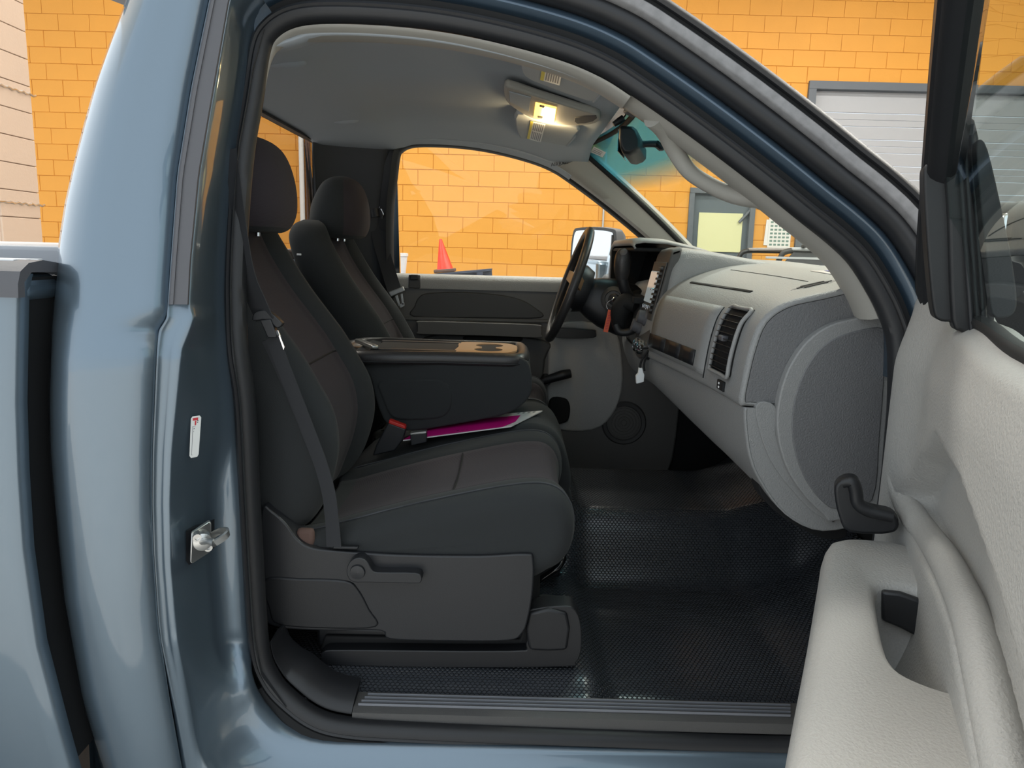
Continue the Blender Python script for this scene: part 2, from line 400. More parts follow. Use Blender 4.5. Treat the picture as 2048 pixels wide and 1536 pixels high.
# service door with a cream pane
sd = thing('door_2', ((SD[0] + SD[1]) / 2, YW, 0), 'dark grey service door with cream window behind the windshield', None, kind='structure')
x0, x1, z1 = SD
box('door_leaf', ((x0 + x1) / 2, YW + .06, z1 / 2), (x1 - x0 - .1, .05, z1 - .06), 'service_door', sd)
for xx in (x0 + .03, x1 - .03): box('door_frame', (xx, YW + .02, z1 / 2 - .033), (.07, .12, z1 - .067), 'door_frame_grey', sd)
box('door_frame', ((x0 + x1) / 2, YW + .02, z1 - .03), (x1 - x0, .12, .07), 'door_frame_grey', sd)
a = at(1398, 425, YW + .03); b = at(1480, 505, YW + .03)
box('pane', ((a.x + b.x) / 2, YW + .028, (a.z + b.z) / 2), (b.x - a.x, .02, a.z - b.z), 'pane_cream', sd)
pts = [(at(1478, 445, YW).x, YW - .005, at(1478, 445, YW).z), (at(1512, 408, YW).x, YW - .005, at(1512, 408, YW).z)]
tube('door_closer', [pts[0], [(pts[0][i] + pts[1][i]) / 2 for i in range(3)], pts[1]], .02, 'door_frame_grey', sd, n=8, sm=2)
# sheets taped to the wall
for k, (pa, pb, dy) in enumerate((((1531, 440), (1562, 492), .02), ((1538, 431), (1578, 496), .026))):
    a = at(*pa, YW); b = at(*pb, YW); y = YW - dy
    s = box('wall_sheet', ((a.x + b.x) / 2, y, (a.z + b.z) / 2), (b.x - a.x, .004, a.z - b.z), 'paper', bevel=.0006, rot=(0, 0, 0) if k else (0, .05, 0))
    tag(s, ('white printed sheet on the orange wall, partly behind another sheet', 'white sheet with rows of dark green marks on the orange wall')[k], 'poster')
    if k:
        for r in range(8):
            for c in range(5):
                box('printed_mark', (lerp(a.x, b.x, .14 + .18 * c), y - .003, lerp(a.z, b.z, .09 + .117 * r)), ((b.x - a.x) * .12, .002, (a.z - b.z) * .06), 'print_green', s, bevel=0)
# conduits on the wall
for px, py, c, lab in ((604, 380, 'white', 'white vertical conduit on the orange wall behind the rear window'), (617, 380, 'cone_base', 'dark brown vertical conduit on the orange wall behind the rear window'), (1206, 450, 'steel', 'thin grey conduit on the orange wall beside the side mirror')):
    x = at(px, py, YW - .05).x
    tag(tube('conduit', [(x, YW - .045, 0.0), (x, YW - .045, 3), (x, YW - .045, 5.99)], .035 if c != 'steel' else .014, c, n=10, sm=1), lab, 'pipe')
# ceiling lamps
for i, (x, y) in enumerate(LAMPS):
    t = thing('ceiling_lamp', (x, y, 6.0), 'long white lamp hanging from the ceiling %s %s' % ('by the orange wall,' if y > 3 else 'over the pickup row,', 'left' if x < -1 else ('middle' if x < 2 else 'right')), 'lamp', 'ceiling lamps of the garage')
    box('lamp_body', (x, y, 5.45), (2.5, .6, .08), 'lamp_body', t)
    box('diffuser', (x, y, 5.405), (2.4, .5, .01), 'lamp_diffuser', t, bevel=0)
    for dx in (-1, 1): tube('hanger', [(x + dx, y, 5.49), (x + dx, y, 5.75), (x + dx, y, 6.0)], .008, 'steel', t, n=6, sm=1)
# trestle with a steel beam, cone on it, drum and bucket
YB = 4.4
b0 = at(868, 551, YB); b1 = at(984, 541, YB); bt = b0.z
beam = thing('steel_beam', (b0.x, YB, 0), 'dark blue-grey steel channel beam on legs seen through the driver window', 'beam')
d = Vector((b1.x - b0.x, 0, b1.z - b0.z)); nb = Vector((-d.z, 0, d.x)).normalized()
p0 = Vector((b0.x, YB, b0.z)); p1 = p0 + d
prism('flange', [p0 + Vector((0, -.1, 0)), p1 + Vector((0, -.1, 0)), p1 + Vector((0, .12, 0)), p0 + Vector((0, .12, 0))], nb * .016, 'beam_steel', beam)
prism('web', [p0 + Vector((0, -.05, 0)), p1 + Vector((0, -.05, 0)), p1 + Vector((0, -.03, 0)), p0 + Vector((0, -.03, 0))], nb * -.07, 'beam_steel', beam)
for t in (.2, .8):
    q = p0.lerp(p1, t)
    for yy in (-.08, .1): box('leg', (q.x, YB + yy, q.z / 2 - .002), (.05, .04, q.z - .0), 'beam_steel', beam)
cz = p0.lerp(p1, .22).z + .017; cxx = at(890, 545, YB).x
cone = thing('traffic_cone', (cxx, YB, cz), 'small red-orange traffic cone standing on the steel beam', 'cone')
sq = .085
bs = box('cone_base', (cxx, YB, cz + .016), (sq * 2.1, sq * 2.1, .028), 'cone_base', cone, bevel=.008, rot=(0, -.1, 0))
tip = at(881, 478, YB); base = Vector((cxx, YB, cz + .025)); axv = (Vector((tip.x - .0, YB, tip.z)) - base)
lathe('cone_body', base, axv, [(.072, 0), (.068, .01), (.012, axv.length - .004), (.008, axv.length)], 'cone_red', cone, n=24)
dz = at(806, 552, 4.7); 
dr = thing('plastic_drum', (dz.x - .12, 4.7, 0), 'tall blue plastic drum at the left edge of the driver window', 'drum')
lathe('drum_body', (dz.x - .12, 4.7, 0), (0, 0, 1), [(.0, 0), (.2, 0), (.215, .03), (.2, .3), (.215, .34), (.2, .38), (.2, .8), (.215, .84), (.2, .88), (.19, dz.z - .02), (.18, dz.z), (0, dz.z)], 'bucket_blue', dr)
bz = at(810, 508, 4.7)
bu = thing('plastic_bucket', (dz.x - .12, 4.7, dz.z), 'white plastic bucket standing on the blue drum', 'bucket')
lathe('bucket_body', (dz.x - .09, 4.7, dz.z), (0, 0, 1), [(0, 0), (.11, 0), (.128, bz.z - dz.z - .03), (.128, bz.z - dz.z)], 'bucket_white', bu)
lathe('lid', (dz.x - .09, 4.7, bz.z), (0, 0, 1), [(.135, -.02), (.135, .005), (.12, .008), (0, .008)], 'bucket_white', bu)
# parked dark utility vehicle beyond the hood
def parked():
    Y0, Y1 = 4.6, 6.0
    a = at(1548, 536, Y0); tp = at(1583, 500, Y0); x1 = a.x + 1.5
    e = thing('parked_vehicle', (a.x + .7, 5.3, 0), 'dark parked off-road vehicle with slotted pale roof beyond the windshield', 'vehicle')
    bz = a.z - .02
    ring = lambda y, i: [(a.x - .2 + i, y, .35), (x1 - i, y, .35), (x1 - i, y, bz - .1), (x1 - .1 - i, y, bz), (a.x + i, y, bz), (a.x - .2 + i, y, bz - .25)]
    loft('body', [ring(Y0, .05), ring(Y0 + .06, 0), ring(Y1 - .06, 0), ring(Y1, .05)], 'flat_black', e, bevel=.02)
    for y in (Y0 + .08, Y1 - .08):
        tube('roll_bar', [(a.x + .02, y, bz - .02), ((a.x + tp.x) / 2, y, (a.z + tp.z) / 2), (tp.x, y, tp.z - .01), (tp.x + .3, y, tp.z), (x1 - .3, y, tp.z)], .025, 'black_plastic', e)
        tube('rear_post', [(x1 - .3, y, tp.z), (x1 - .2, y, (tp.z + bz) / 2), (x1 - .15, y, bz - .02)], .025, 'black_plastic', e)
    box('roof', ((tp.x + x1) / 2 - .1, 5.3, tp.z + .01), (x1 - tp.x - .25, 1.3, .03), 'door_grey', e, bevel=.01)
    for k in range(7): box('roof_slot', (tp.x + .12 + k * .06, Y0 + .03, tp.z + .035), (.035, .05, .025), 'flat_black', e, bevel=.003)
    box('windscreen_bar', (tp.x + .3, Y0 + .06, (tp.z + bz) / 2 + .02), (1.0, .03, .02), 'door_grey', e); box('side_bar', (tp.x + .25, Y0 + .05, bz + .04), (1.15, .03, .025), 'door_grey', e)
    prism('windscreen', [Vector((a.x + .05, Y0 + .05, bz)), Vector((tp.x + .04, Y0 + .05, tp.z - .02)), Vector((x1 - .35, Y0 + .05, tp.z - .02)), Vector((x1 - .25, Y0 + .05, bz))], (0, .02, 0), 'trim_dark', e)
    box('blue_panel', (tp.x + .33, Y0 + .04, bz + .01), (.12, .03, .06), 'print_blue', e)
    for xx in (a.x + .1, x1 - .25):
        for y in (Y0 + .12, Y1 - .12):
            lathe('wheel', (xx, y - .11, .3), (0, 1, 0), [(0, .04), (.15, .02), (.17, 0), (.28, 0), (.3, .03), (.3, .19), (.28, .22), (.17, .22), (0, .2)], 'tire', e, n=24)
parked()
# ------------------------------------------------------------------ the pickup: cab body
truck = thing('pickup_cab', (0, 0, .30), 'blue-grey metallic pickup cab seen through its open passenger side', 'pickup')
def tum(z): return .18 * max(z - 1.3, 0)
def yo(z): return -.82 + tum(z)
IPX = [(516, 980), (507, 800), (493, 700), (489, 600), (490, 525), (495, 420), (506, 300), (523, 200), (537, 108), (554, 74), (592, 51), (656, 43), (773, 47), (890, 60), (1008, 84), (1125, 117), (1203, 150), (1264, 188), (1352, 249), (1439, 313), (1527, 381), (1600, 440), (1660, 488), (1703, 530), (1740, 588), (1765, 640), (1779, 690), (1781, 770), (1776, 872), (1762, 1000), (1740, 1150), (1715, 1300), (1690, 1400), (1650, 1450), (1585, 1476), (1250, 1465), (1000, 1456), (801, 1447), (700, 1440), (640, 1425), (590, 1390), (555, 1350), (535, 1290), (524, 1130)]
SM = 5
RB = {0: 1, 1: 1, 2: 1, 3: 1, 4: 1, 5: 1, 6: 1, 7: .9, 8: .7, 9: .4, 10: .15, 39: .15, 40: .4, 41: .7, 42: .9, 43: 1}   # the seal lies deeper along the rear pillar
OP = [Vector(p) for p in cr([at(x, y, lambda z, q=RB.get(k, 0) * .03: yo(z) + q) for k, (x, y) in enumerate(IPX)], SM, closed=True)]
NP_ = len(OP); ON = []
for i in range(NP_):
    t = OP[(i + 1) % NP_] - OP[i - 1]; ON.append(Vector((-t.z, 0, t.x)).normalized())
cx_ = sum((p.x for p in OP)) / NP_; cz_ = sum((p.z for p in OP)) / NP_
if (OP[0] - Vector((cx_, 0, cz_))).dot(ON[0]) < 0: ON = [-n for n in ON]
def idx(k): return k * SM
def mir(p): return Vector((p[0], -p[1], p[2]))
def off(i, o, dy): i %= NP_; return OP[i] + ON[i] * o + Vector((0, dy, 0))
def sweep(name, i0, i1, prof, m, parent, closed=False, mirror=False, sharp=50, scale=None):
    ids = list(range(i0, i1 + 1)) if not closed else list(range(NP_)) + [0]
    rings = []
    for i in ids:
        s = scale(i) if scale else 1
        r = [off(i, o * s, dy * s) for o, dy in prof]; rings.append([mir(p) for p in r] if mirror else r)
    return loft(name, rings, m, parent, caps=not closed, sharp=sharp)
RUB = [(.0, .012), (-.003, .0), (.0, -.012), (.008, -.019), (.018, -.0205), (.022, -.016), (.026, -.0185), (.031, -.014), (.032, .0), (.030, .012)]
sweep('weatherstrip', 0, 0, RUB, 'rubber', truck, closed=True, sharp=35)
sweep('weatherstrip', 0, 0, RUB, 'rubber', truck, closed=True, mirror=True, sharp=35)
# A-pillar and roof-rail bands, from the seal outwards
i0, i1 = idx(9) + 2, idx(27)
sweep('jamb_gap', i0, i1, [(.03, -.0), (.045, -.004), (.05, .01), (.03, .012)], 'flat_black', truck)
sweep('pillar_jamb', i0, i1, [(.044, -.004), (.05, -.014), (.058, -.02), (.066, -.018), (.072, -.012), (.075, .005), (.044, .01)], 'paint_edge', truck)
sweep('door_seal', i0, i1, [(.072, -.01), (.078, -.03), (.088, -.036), (.098, -.036), (.104, -.03), (.106, .0), (.072, .0)], 'rubber', truck)
sweep('drip_moulding', i0, i1, [(.104, -.03), (.108, -.044), (.112, -.046), (.124, -.046), (.127, -.04), (.128, .0), (.104, .0)], 'moulding_grey', truck)
sweep('moulding_gap', i0, i1, [(.126, -.036), (.134, -.036), (.134, .01), (.126, .01)], 'flat_black', truck)
sweep('roof_moulding', i0, i1, [(.133, -.03), (.135, -.045), (.140, -.048), (.147, -.044), (.150, -.03), (.15, .02), (.133, .02)], 'charcoal_plastic', truck)
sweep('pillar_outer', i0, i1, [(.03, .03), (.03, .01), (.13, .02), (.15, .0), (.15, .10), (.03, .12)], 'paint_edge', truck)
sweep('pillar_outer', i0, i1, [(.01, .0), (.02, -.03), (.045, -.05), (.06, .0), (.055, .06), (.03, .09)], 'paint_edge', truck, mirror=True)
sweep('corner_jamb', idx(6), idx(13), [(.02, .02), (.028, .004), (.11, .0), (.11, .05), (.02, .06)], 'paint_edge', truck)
# B-pillar jamb and quarter panel
yA = [(-140, 720), (0, 548), (30, 516), (60, 510), (100, 505), (200, 491), (300, 474), (400, 461), (525, 452), (600, 450), (700, 455), (800, 468), (900, 473), (1000, 481), (1130, 486), (1250, 491), (1320, 498)]
Lx = [(-140, 292), (0, 252), (85, 219), (164, 191), (250, 167), (328, 147), (403, 130), (478, 118), (560, 109), (650, 101), (800, 96), (900, 98), (1000, 106), (1200, 126), (1400, 162), (1536, 203), (1720, 262), (2000, 350)]
Ex = [(-140, 450), (0, 418), (175, 382), (350, 354), (525, 341), (610, 335), (638, 332), (662, 317), (700, 313), (900, 305), (1000, 304), (1100, 307), (1250, 317), (1400, 340), (1536, 364), (1720, 400), (2000, 455)]
Cx = [(-140, 500), (0, 462), (175, 432), (350, 402), (525, 385), (610, 381), (638, 388), (662, 380), (700, 365), (900, 345), (1000, 341), (1130, 343), (1250, 353), (1320, 362)]
ip = lambda tab, y: float(np.interp(y, [a for a, b in tab], [b for a, b in tab]))
yrows = list(range(-140, 600, 26)) + list(range(600, 720, 10)) + list(range(720, 2001, 32))
rows = []
for y in yrows:
    L = ip(Lx, y); E = ip(Ex, y); row = []
    dent = .012 * math.exp(-((y - 655) / 28.0) ** 2)
    for t, Y in ((0, -.945), (.0, -.962), (.03, -.969), (.12, -.978), (.25, -.987), (.4, -.994), (.55, -.998), (.7, -.998), (.8, -.992), (.88, -.981), (.94, -.966), (.98, -.946), (1.0, -.915)):
        up = sstep(700, 560, y) * .012
        yy = Y + (dent * sstep(.5, .05, t)) + up * sstep(.75, .4, t)
        row.append(at(lerp(E, L, t), y, lambda z, q=yy: q + tum(z)))
    row.append(row[-1] + Vector((.02, .10, 0))); rows.append(row)
grid('quarter_panel', rows, 'paint', truck, sharp=180)
st = []
for y in list(range(-140, 600, 30)) + list(range(600, 720, 12)) + list(range(720, 1321, 32)):
    A = ip(yA, y); C = ip(Cx, y); E = ip(Ex, y)
    lipw = 10 + 32 * sstep(850, 1000, y) - 6 * sstep(1100, 1250, y)
    led = (lerp(E, C, .55), -.949)
    cols = [(A + 6, -.795), (A - 1, -.803), (A - lipw * .6, -.812), (A - lipw, -.814), (lerp(A - lipw, C, .25), -.850), (lerp(A - lipw, C, .6), -.898), (lerp(A - lipw, C, .9), -.938), (C, -.948), (C - 3, -.951), led, (lerp(E, C, .12), -.947), (E + 1, -.958), (E, -.945)]
    st.append([at(x, y, lambda z, q=Y: q + tum(z)) for x, Y in cols])
def cst(A, B, C, D, E):   # corner / rocker stations given column by column
    pts = [(A, -.822), (A, -.832), (B, -.842), (B, -.846)]
    col = [at(A[0] + 2, A[1] - 3, -.822), at(*A, -.832), at(lerp(A[0], B[0], .7), lerp(A[1], B[1], .7), -.85), at(*B, -.852)]
    for t, Y in ((.25, -.868), (.6, -.895), (.9, -.925), (1.0, -.935)): col.append(at(lerp(B[0], C[0], t), lerp(B[1], C[1], t), Y))
    col += [at(lerp(C[0], D[0], .1), lerp(C[1], D[1], .1), -.94), at(lerp(C[0], D[0], .5), lerp(C[1], D[1], .5), -.945), at(lerp(C[0], D[0], .9), lerp(C[1], D[1], .9), -.948), at(*D, -.95), at(*E, -.94)]
    return col
st += [cst((503, 1350), (478, 1372), (380, 1400), (352, 1430), (348, 1440)), cst((520, 1393), (492, 1420), (400, 1500), (385, 1600), (380, 1640)), cst((545, 1425), (515, 1458), (440, 1560), (430, 1720), (430, 1760)),
       cst((575, 1452), (550, 1485), (520, 1600), (520, 1800), (520, 1850)), cst((626, 1473), (610, 1503), (600, 1615), (600, 1830), (600, 1890)), cst((723, 1479), (723, 1506), (723, 1620), (723, 1840), (723, 1900)),
       cst((1000, 1485), (1000, 1509), (1000, 1622), (1000, 1840), (1000, 1900)), cst((1250, 1492), (1250, 1513), (1250, 1626), (1250, 1840), (1250, 1900)), cst((1640, 1502), (1640, 1522), (1640, 1635), (1640, 1840), (1640, 1900)), cst((1800, 1510), (1800, 1530), (1800, 1640), (1800, 1840), (1800, 1900))]
S2 = []
ns = len(st[0])
sm_rows = [cr([tuple(s[j]) for s in st], 3) for j in range(ns)]
st2 = [[sm_rows[j][i] for j in range(ns)] for i in range(len(sm_rows[0]))]
grid('door_jamb', st2, 'paint', truck, sharp=180)
sweep('sill_gap', idx(34), idx(41), [(.028, -.004), (.03, -.018), (.05, -.02), (.05, .01), (.03, .01)], 'flat_black', truck)
# grey rubber strip on the pillar
rows = []
for y in range(-140, 612, 25):
    y = min(y, 609); a, b = ip(Ex, y) + 2, ip(Cx, y) - 3
    rows.append([at(x, y, lambda z, q=Y: q + tum(z)) for x, Y in ((a, -.945), (a, -.968), (lerp(a, b, .08), -.971), (lerp(a, b, .22), -.9705), (lerp(a, b, .25), -.968), (lerp(a, b, .92), -.967), (b, -.962), (b, -.94))])
loft('pillar_moulding', rows, 'rubber_grey', truck, sharp=30)
# roof skin
rows = []
ids = [idx(11) + k for k in range(0, idx(18) - idx(11) + 1, 3)]
for k, i in enumerate(ids):
    e = off(i, .145, .02); rows.append([Vector((e.x, lerp(e.y, -e.y, t), e.z + .06 * math.sin(math.pi * t) - .06 * 0)) for t in [j / 12 for j in range(13)]])
f0 = rows[0]; rear = [[Vector((x, p.y * sy, p.z - dz)) for p in f0] for x, dz, sy in ((-.80, .09, 1), (-.77, .03, 1), (-.70, .008, 1), (-.60, .0, 1))]
grid('roof', rear + rows, 'paint', truck, solid=.004)
# the header above the windshield
# rear wall, rear glass
XR = -.715
def frame(name, x, y0, y1, z0, z1, hy0, hy1, hz0, hz1, th, m, parent):
    V = []; Fc = []
    for xx in (x, x - th):
        V += [(xx, y0, z0), (xx, y1, z0), (xx, y1, z1), (xx, y0, z1), (xx, hy0, hz0), (xx, hy1, hz0), (xx, hy1, hz1), (xx, hy0, hz1)]
    for b, fl_ in ((0, 0), (8, 1)):
        for k in range(4): Fc.append((b + k, b + (k + 1) % 4, b + 4 + (k + 1) % 4, b + 4 + k))
    for k in range(4): Fc += [(k, (k + 1) % 4, (k + 1) % 4 + 8, k + 8), (4 + k, 4 + (k + 1) % 4, 12 + (k + 1) % 4, 12 + k)]
    return mesh(name, V, Fc, m, parent, smooth=False)
def rearwall():
    zs_ = [(.55, .84), (1.33, .83), (1.60, .76), (1.848, .665), (1.90, .64)]; V = []; Fc = []
    for xx in (XR, XR - .02):
        b = len(V)
        for z, y in zs_: V += [(xx, -y, z), (xx, -min(.655, y), z), (xx, min(.655, y), z), (xx, y, z)]
        for k in range(4):
            for j in range(3):
                if j == 1 and k in (1, 2): continue
                q = b + k * 4 + j; Fc.append((q, q + 1, q + 5, q + 4))
    return mesh('rear_wall', V, Fc, 'trim_dark', truck, smooth=False)
rearwall()
def cabback():
    zs_ = [(.45, .90), (1.30, .86), (1.34, .85), (1.60, .74), (1.85, .62), (1.97, .57)]; V = []; Fc = []
    for xx in (-.742, -.752):
        b = len(V)
        for z, y in zs_: V += [(xx, -y, z), (xx, -min(.655, y), z), (xx, min(.655, y), z), (xx, y, z)]
        for k in range(5):
            for j in range(3):
                if j == 1 and k in (2, 3): continue
                q = b + k * 4 + j; Fc.append((q, q + 1, q + 5, q + 4))
    return mesh('cab_back_panel', V, Fc, 'paint', truck, smooth=False)
cabback()
frame('rear_window_seal', XR + .006, -.66, .66, 1.325, 1.855, -.645, .645, 1.34, 1.84, .02, 'rubber', truck)
mesh('rear_window', [(XR - .02, -.655, 1.33), (XR - .02, .655, 1.33), (XR - .02, .655, 1.85), (XR - .02, -.655, 1.85)], [(0, 1, 2, 3)], 'glass_rear', truck, smooth=False)
# headliner
zc_t = [(-.72, 1.852), (-.6, 1.872), (-.35, 1.90), (0, 1.895), (.12, 1.872), (.2, 1.85), (.34, 1.822)]
EDG = sorted([(off(i, -.010, 0).x, off(i, -.010, 0).z) for i in range(idx(9), idx(18))])
def zedge(x): return float(np.interp(x, [a for a, b in EDG], [b for a, b in EDG]))
def zhead(x, y):
    ze = max(zedge(x), 1.79) if x > -.45 else 1.835
    z = lerp(ip(zc_t, x), min(ze, ip(zc_t, x)), sstep(.44, .70, abs(y)))
    rec = sstep(.10, .30, abs(y)) * sstep(.62, .5, abs(y)) * sstep(-.5, -.4, x) * sstep(.06, -.02, x)
    return z + .016 * rec
xs = [-.715 + k * .0275 for k in range(36)]; ys = [-.70 + k * .035 for k in range(41)]
rows = [[Vector((min(x, .23 + .10 * (1 - (y / .7) ** 2)), y, zhead(min(x, .23 + .10 * (1 - (y / .7) ** 2)), y))) for y in ys] for x in xs]
grid('headliner', rows, 'headliner', truck, solid=.006, soff=1, sharp=180)
for m_ in (False, True):
    sweep('headliner_edge_trim', idx(10) if m_ else idx(7), idx(17), [(-.001, .012), (-.005, -.003), (-.010, .0), (-.016, .03), (-.017, .06), (-.008, .10), (.012, .10), (.004, .05)], 'headliner' if m_ else 'trim_beige', truck, mirror=m_, sharp=60, scale=lambda i: .08 + .92 * sstep(idx(7), idx(11), i))
# windshield and A-pillar trims
def wsedge(t): return Vector((lerp(.245, .715, t), lerp(.60, .70, t), lerp(1.822, 1.435, t) + .012 * math.sin(math.pi * t)))
rows = []
for k in range(-1, 13):
    e = wsedge(k / 12); rows.append([Vector((e.x + lerp(.085, .14, k / 12) * (1 - s * s), s * e.y, e.z)) for s in [j / 10 - 1 for j in range(21)]])
grid('windshield', rows, 'glass_windshield', truck, sharp=180)
for sgn in (-1, 1):
    tube('windshield_seal', [Vector((wsedge(k / 8).x - .004, sgn * wsedge(k / 8).y, wsedge(k / 8).z - .004)) for k in range(9)], .009, 'flat_black', truck, n=6, sm=2)
tube('windshield_seal', [Vector((wsedge(-.05).x + .085 * (1 - s * s) - .004, s * .6, wsedge(-.05).z + .004)) for s in (-1, -.75, -.5, -.25, 0, .25, .5, .75, 1)], .008, 'flat_black', truck, n=6, sm=2)
j0, j1 = idx(16), idx(25)
for sgn in (-1, 1):
    rings = []
    for i in range(j0, j1 + 1):
        t = (i - j0) / (j1 - j0); a = off(i, .002, .02); b = off(i, -.006, .03); c = off(i, -.012, .06); d2 = off(i, -.006, .10); e = wsedge(min(max((i - j0) / (idx(24) - j0), 0), 1)); e = Vector((e.x + .01, -e.y, e.z + .004)); g = off(i, .04, .03)
        r = [a, b, c, d2, d2.lerp(e, .35) + Vector((0, 0, -.006)), e, e + Vector((.01, -.02, .008)), g]
        rings.append([mir(p) for p in r] if sgn > 0 else r)
    loft('pillar_trim', rings, 'trim_beige', truck, sharp=60)
# B-pillar inner trims (driver side faces the camera)
for sgn in (1, -1):
    rows = []
    for k in range(20):
        z = lerp(.62, 1.85, k / 19)
        cand = [p for p in OP[:idx(9)] + OP[idx(40):]]; fx = min(cand, key=lambda p: abs(p.z - z)).x; fy = abs(yo(z))
        rows.append([Vector((x, sgn * y, z)) for x, y in ((-.712, fy - .14), (-.69, fy - .10), (-.63, fy - .075), (fx - .10, fy - .055), (fx - .045, fy - .045), (fx - .02, fy - .03), (fx - .01, fy + .012))])
    grid('pillar_lining', rows, 'trim_dark', truck, sharp=60)
# driver-side outer skin behind the door, firewall, cowl
grid('driver_quarter_panel', [[Vector((x, y + (-tum(z)), z)) for x, y in ((-.74, .90), (-.70, .97), (-.55, .975), (-.46, .95), (-.45, .86))] for z in (.42, .6, .9, 1.2, 1.4, 1.6, 1.8, 1.92)], 'paint', truck, sharp=180)
box('firewall', (.96, 0, .93), (.03, 1.66, 1.0), 'flat_black', truck)
box('kick_panel', (.86, -.79, .78), (.20, .03, .46), 'flat_black', truck, bevel=.01); box('kick_panel', (.78, .80, .86), (.36, .03, .66), 'flat_black', truck, bevel=.01)
# floor mat
def zfloor(x, y):
    z = .582
    z += .040 * sstep(.225, .175, x + .02 * (y + .7))
    z += .19 * sstep(-.20, -.10, y) * sstep(.40, .30, y)
    z += .28 * max(0, x - .62) * 1.0 + .5 * max(0, x - .78)
    z -= .022 * sstep(-.70, -.76, y)
    return z
rows = [[Vector((x, y, zfloor(x, y))) for y in [-.775 + k * .02 for k in range(79)]] for x in [-.70 + j * .02 for j in range(83)]]
grid('floor_mat', rows, 'mat_hex', truck, solid=.006, sharp=180)
box('floor_pan', (.1, 0, .50), (1.66, 1.66, .10), 'flat_black', truck)
# sill plates
def sill(sgn):
    prof = [(-.745, .598), (-.752, .606), (-.80, .604), (-.812, .60), (-.815, .58), (-.745, .58)]
    x0, x1 = atz(712, 1400, .604).x, .66
    o = loft('sill_plate', [[Vector((x, sgn * abs(y) * 1.0, z)) for y, z in prof] for x in (x0, x0 + .004, x1)], 'scuff', truck, sharp=30)
    for k in range(4):
        y = -.760 - .0115 * k
        box('tread_rib', ((x0 + .02 + .57) / 2 - .004 * k, sgn * abs(y), .6068), (.55 - x0, .0026, .005), 'print_grey', o, bevel=.0008)
    return o
sill(-1); sill(1)
# sweeping trim at the rear lower corner of the opening
rows = []
for i in range(idx(38), idx(42) + 1):
    q = 1 - .75 * sstep(idx(40), idx(42), i)
    rows.append([off(i, -.004 * q, .012), off(i, -.010 * q, .012), off(i, -.022 * q, .03), off(i, -.030 * q, .05), off(i, -.036 * q, .085), off(i, -.034 * q, .09), off(i, -.0, .06)])
loft('sill_corner_trim', rows, 'rubber', truck, sharp=60)
# hood and fenders, running gear so that the truck stands on the floor
def bodyshell():
    rows = []
    for x, zc in ((.80, 1.38), (1.2, 1.37), (1.7, 1.33), (2.05, 1.25), (2.12, 1.1)):
        rows.append([Vector((x - .06 * (y / .8) ** 2, y, zc - .05 * (y / .8) ** 2)) for y in [-.80 + .16 * k for k in range(11)]])
    grid('hood', rows, 'paint', truck, solid=.01)
    for s in (-1, 1):
        grid('front_fender', [[Vector((x, s * y, z)) for y, z in ((.80, 1.33), (.90, 1.31), (.97, 1.22), (.985, 1.0), (.98, .95 if 1.2 < x < 1.9 else .5))] for x in (.80, 1.15, 1.25, 1.55, 1.85, 1.95, 2.1)], 'paint', truck, solid=.006)
    box('front_grille', (2.12, 0, .95), (.08, 1.9, .55), 'charcoal_plastic', truck, bevel=.02)
    ch = thing('truck_chassis', (-.2, 0, 0), 'black ladder frame with four wheels under the pickup', 'chassis')
    for s in (-1, 1):
        box('frame_rail', (-.2, s * .45, .36), (4.9, .09, .14), 'flat_black', ch)
        for xw in (1.55, -2.05):
            lathe('tire', (xw, s * .94 - .13, .39), (0, 1, 0), [(.23, .0), (.35, .0), (.385, .03), (.39, .08), (.39, .18), (.385, .23), (.35, .26), (.23, .26)], 'tire', ch, n=36)
            lathe('wheel_rim', (xw, s * .94 - .12, .39), (0, 1, 0), [(0, .05), (.08, .04), (.2, .06), (.235, .01), (.235, .23), (.2, .2), (0, .2)], 'steel', ch, n=36)
    for xw in (1.55, -2.05): tube('axle', [(xw, -.9, .39), (xw, 0, .39), (xw, .9, .39)], .05, 'flat_black', ch, n=10, sm=1)
bodyshell()
# rocker outer below
# ------------------------------------------------------------------ the bed
bed = thing('truck_bed', (-1.9, 0, .5), 'blue-grey truck bed with grey rail cap behind the cab', 'truck bed')
Rx = [(540, 52), (548, 38), (565, 33), (600, 30), (808, 27), (950, 32), (1102, 42), (1293, 69), (1465, 114), (1536, 134), (1720, 190), (1900, 240)]
rows = []
for y in [548, 556, 575, 600, 650, 720, 808, 880, 950, 1030, 1102, 1200, 1293, 1380, 1465, 1536, 1620, 1720, 1900]:
    R = ip(Rx, y); p = at(R, y, -1.0); yb = -.985 + .10 * sstep(.75, .45, p.z) * 0
    e = p.copy()
    rr = [Vector((e.x + .006, e.y + .024, e.z)), Vector((e.x + .006, e.y + .014, e.z)), Vector((e.x + .004, e.y + .004, e.z)), e, Vector((e.x - .02, e.y - .006, e.z)), Vector((e.x - .1, e.y - .01, e.z)), Vector((e.x - .5, e.y - .012, e.z)), Vector((-2.9, e.y - .01, e.z))]
    rows.append(rr)
ztop = rows[0][3].z
grid('bed_side', rows, 'paint', bed, sharp=180)
box('bed_rail', ((rows[0][3].x - 2.9) / 2, -.945, ztop - .022), (rows[0][3].x + 2.9, .10, .044), 'paint', bed, bevel=.018, seg=4)
box('bed_side_inner', (-1.85, -.86, ztop - .27), (2.1, .05, .5), 'flat_black', bed)
box('bed_side', (-1.85, .95, ztop - .27), (2.1, .08, .56), 'paint', bed, bevel=.02)
loft('bed_front_wall', [[Vector((r[3].x + .002, -.975, r[3].z)), Vector((r[3].x + .002, .93, r[3].z)), Vector((r[3].x - .03, .93, r[3].z)), Vector((r[3].x - .03, -.975, r[3].z))] for r in rows[1:16]], 'flat_black', bed)
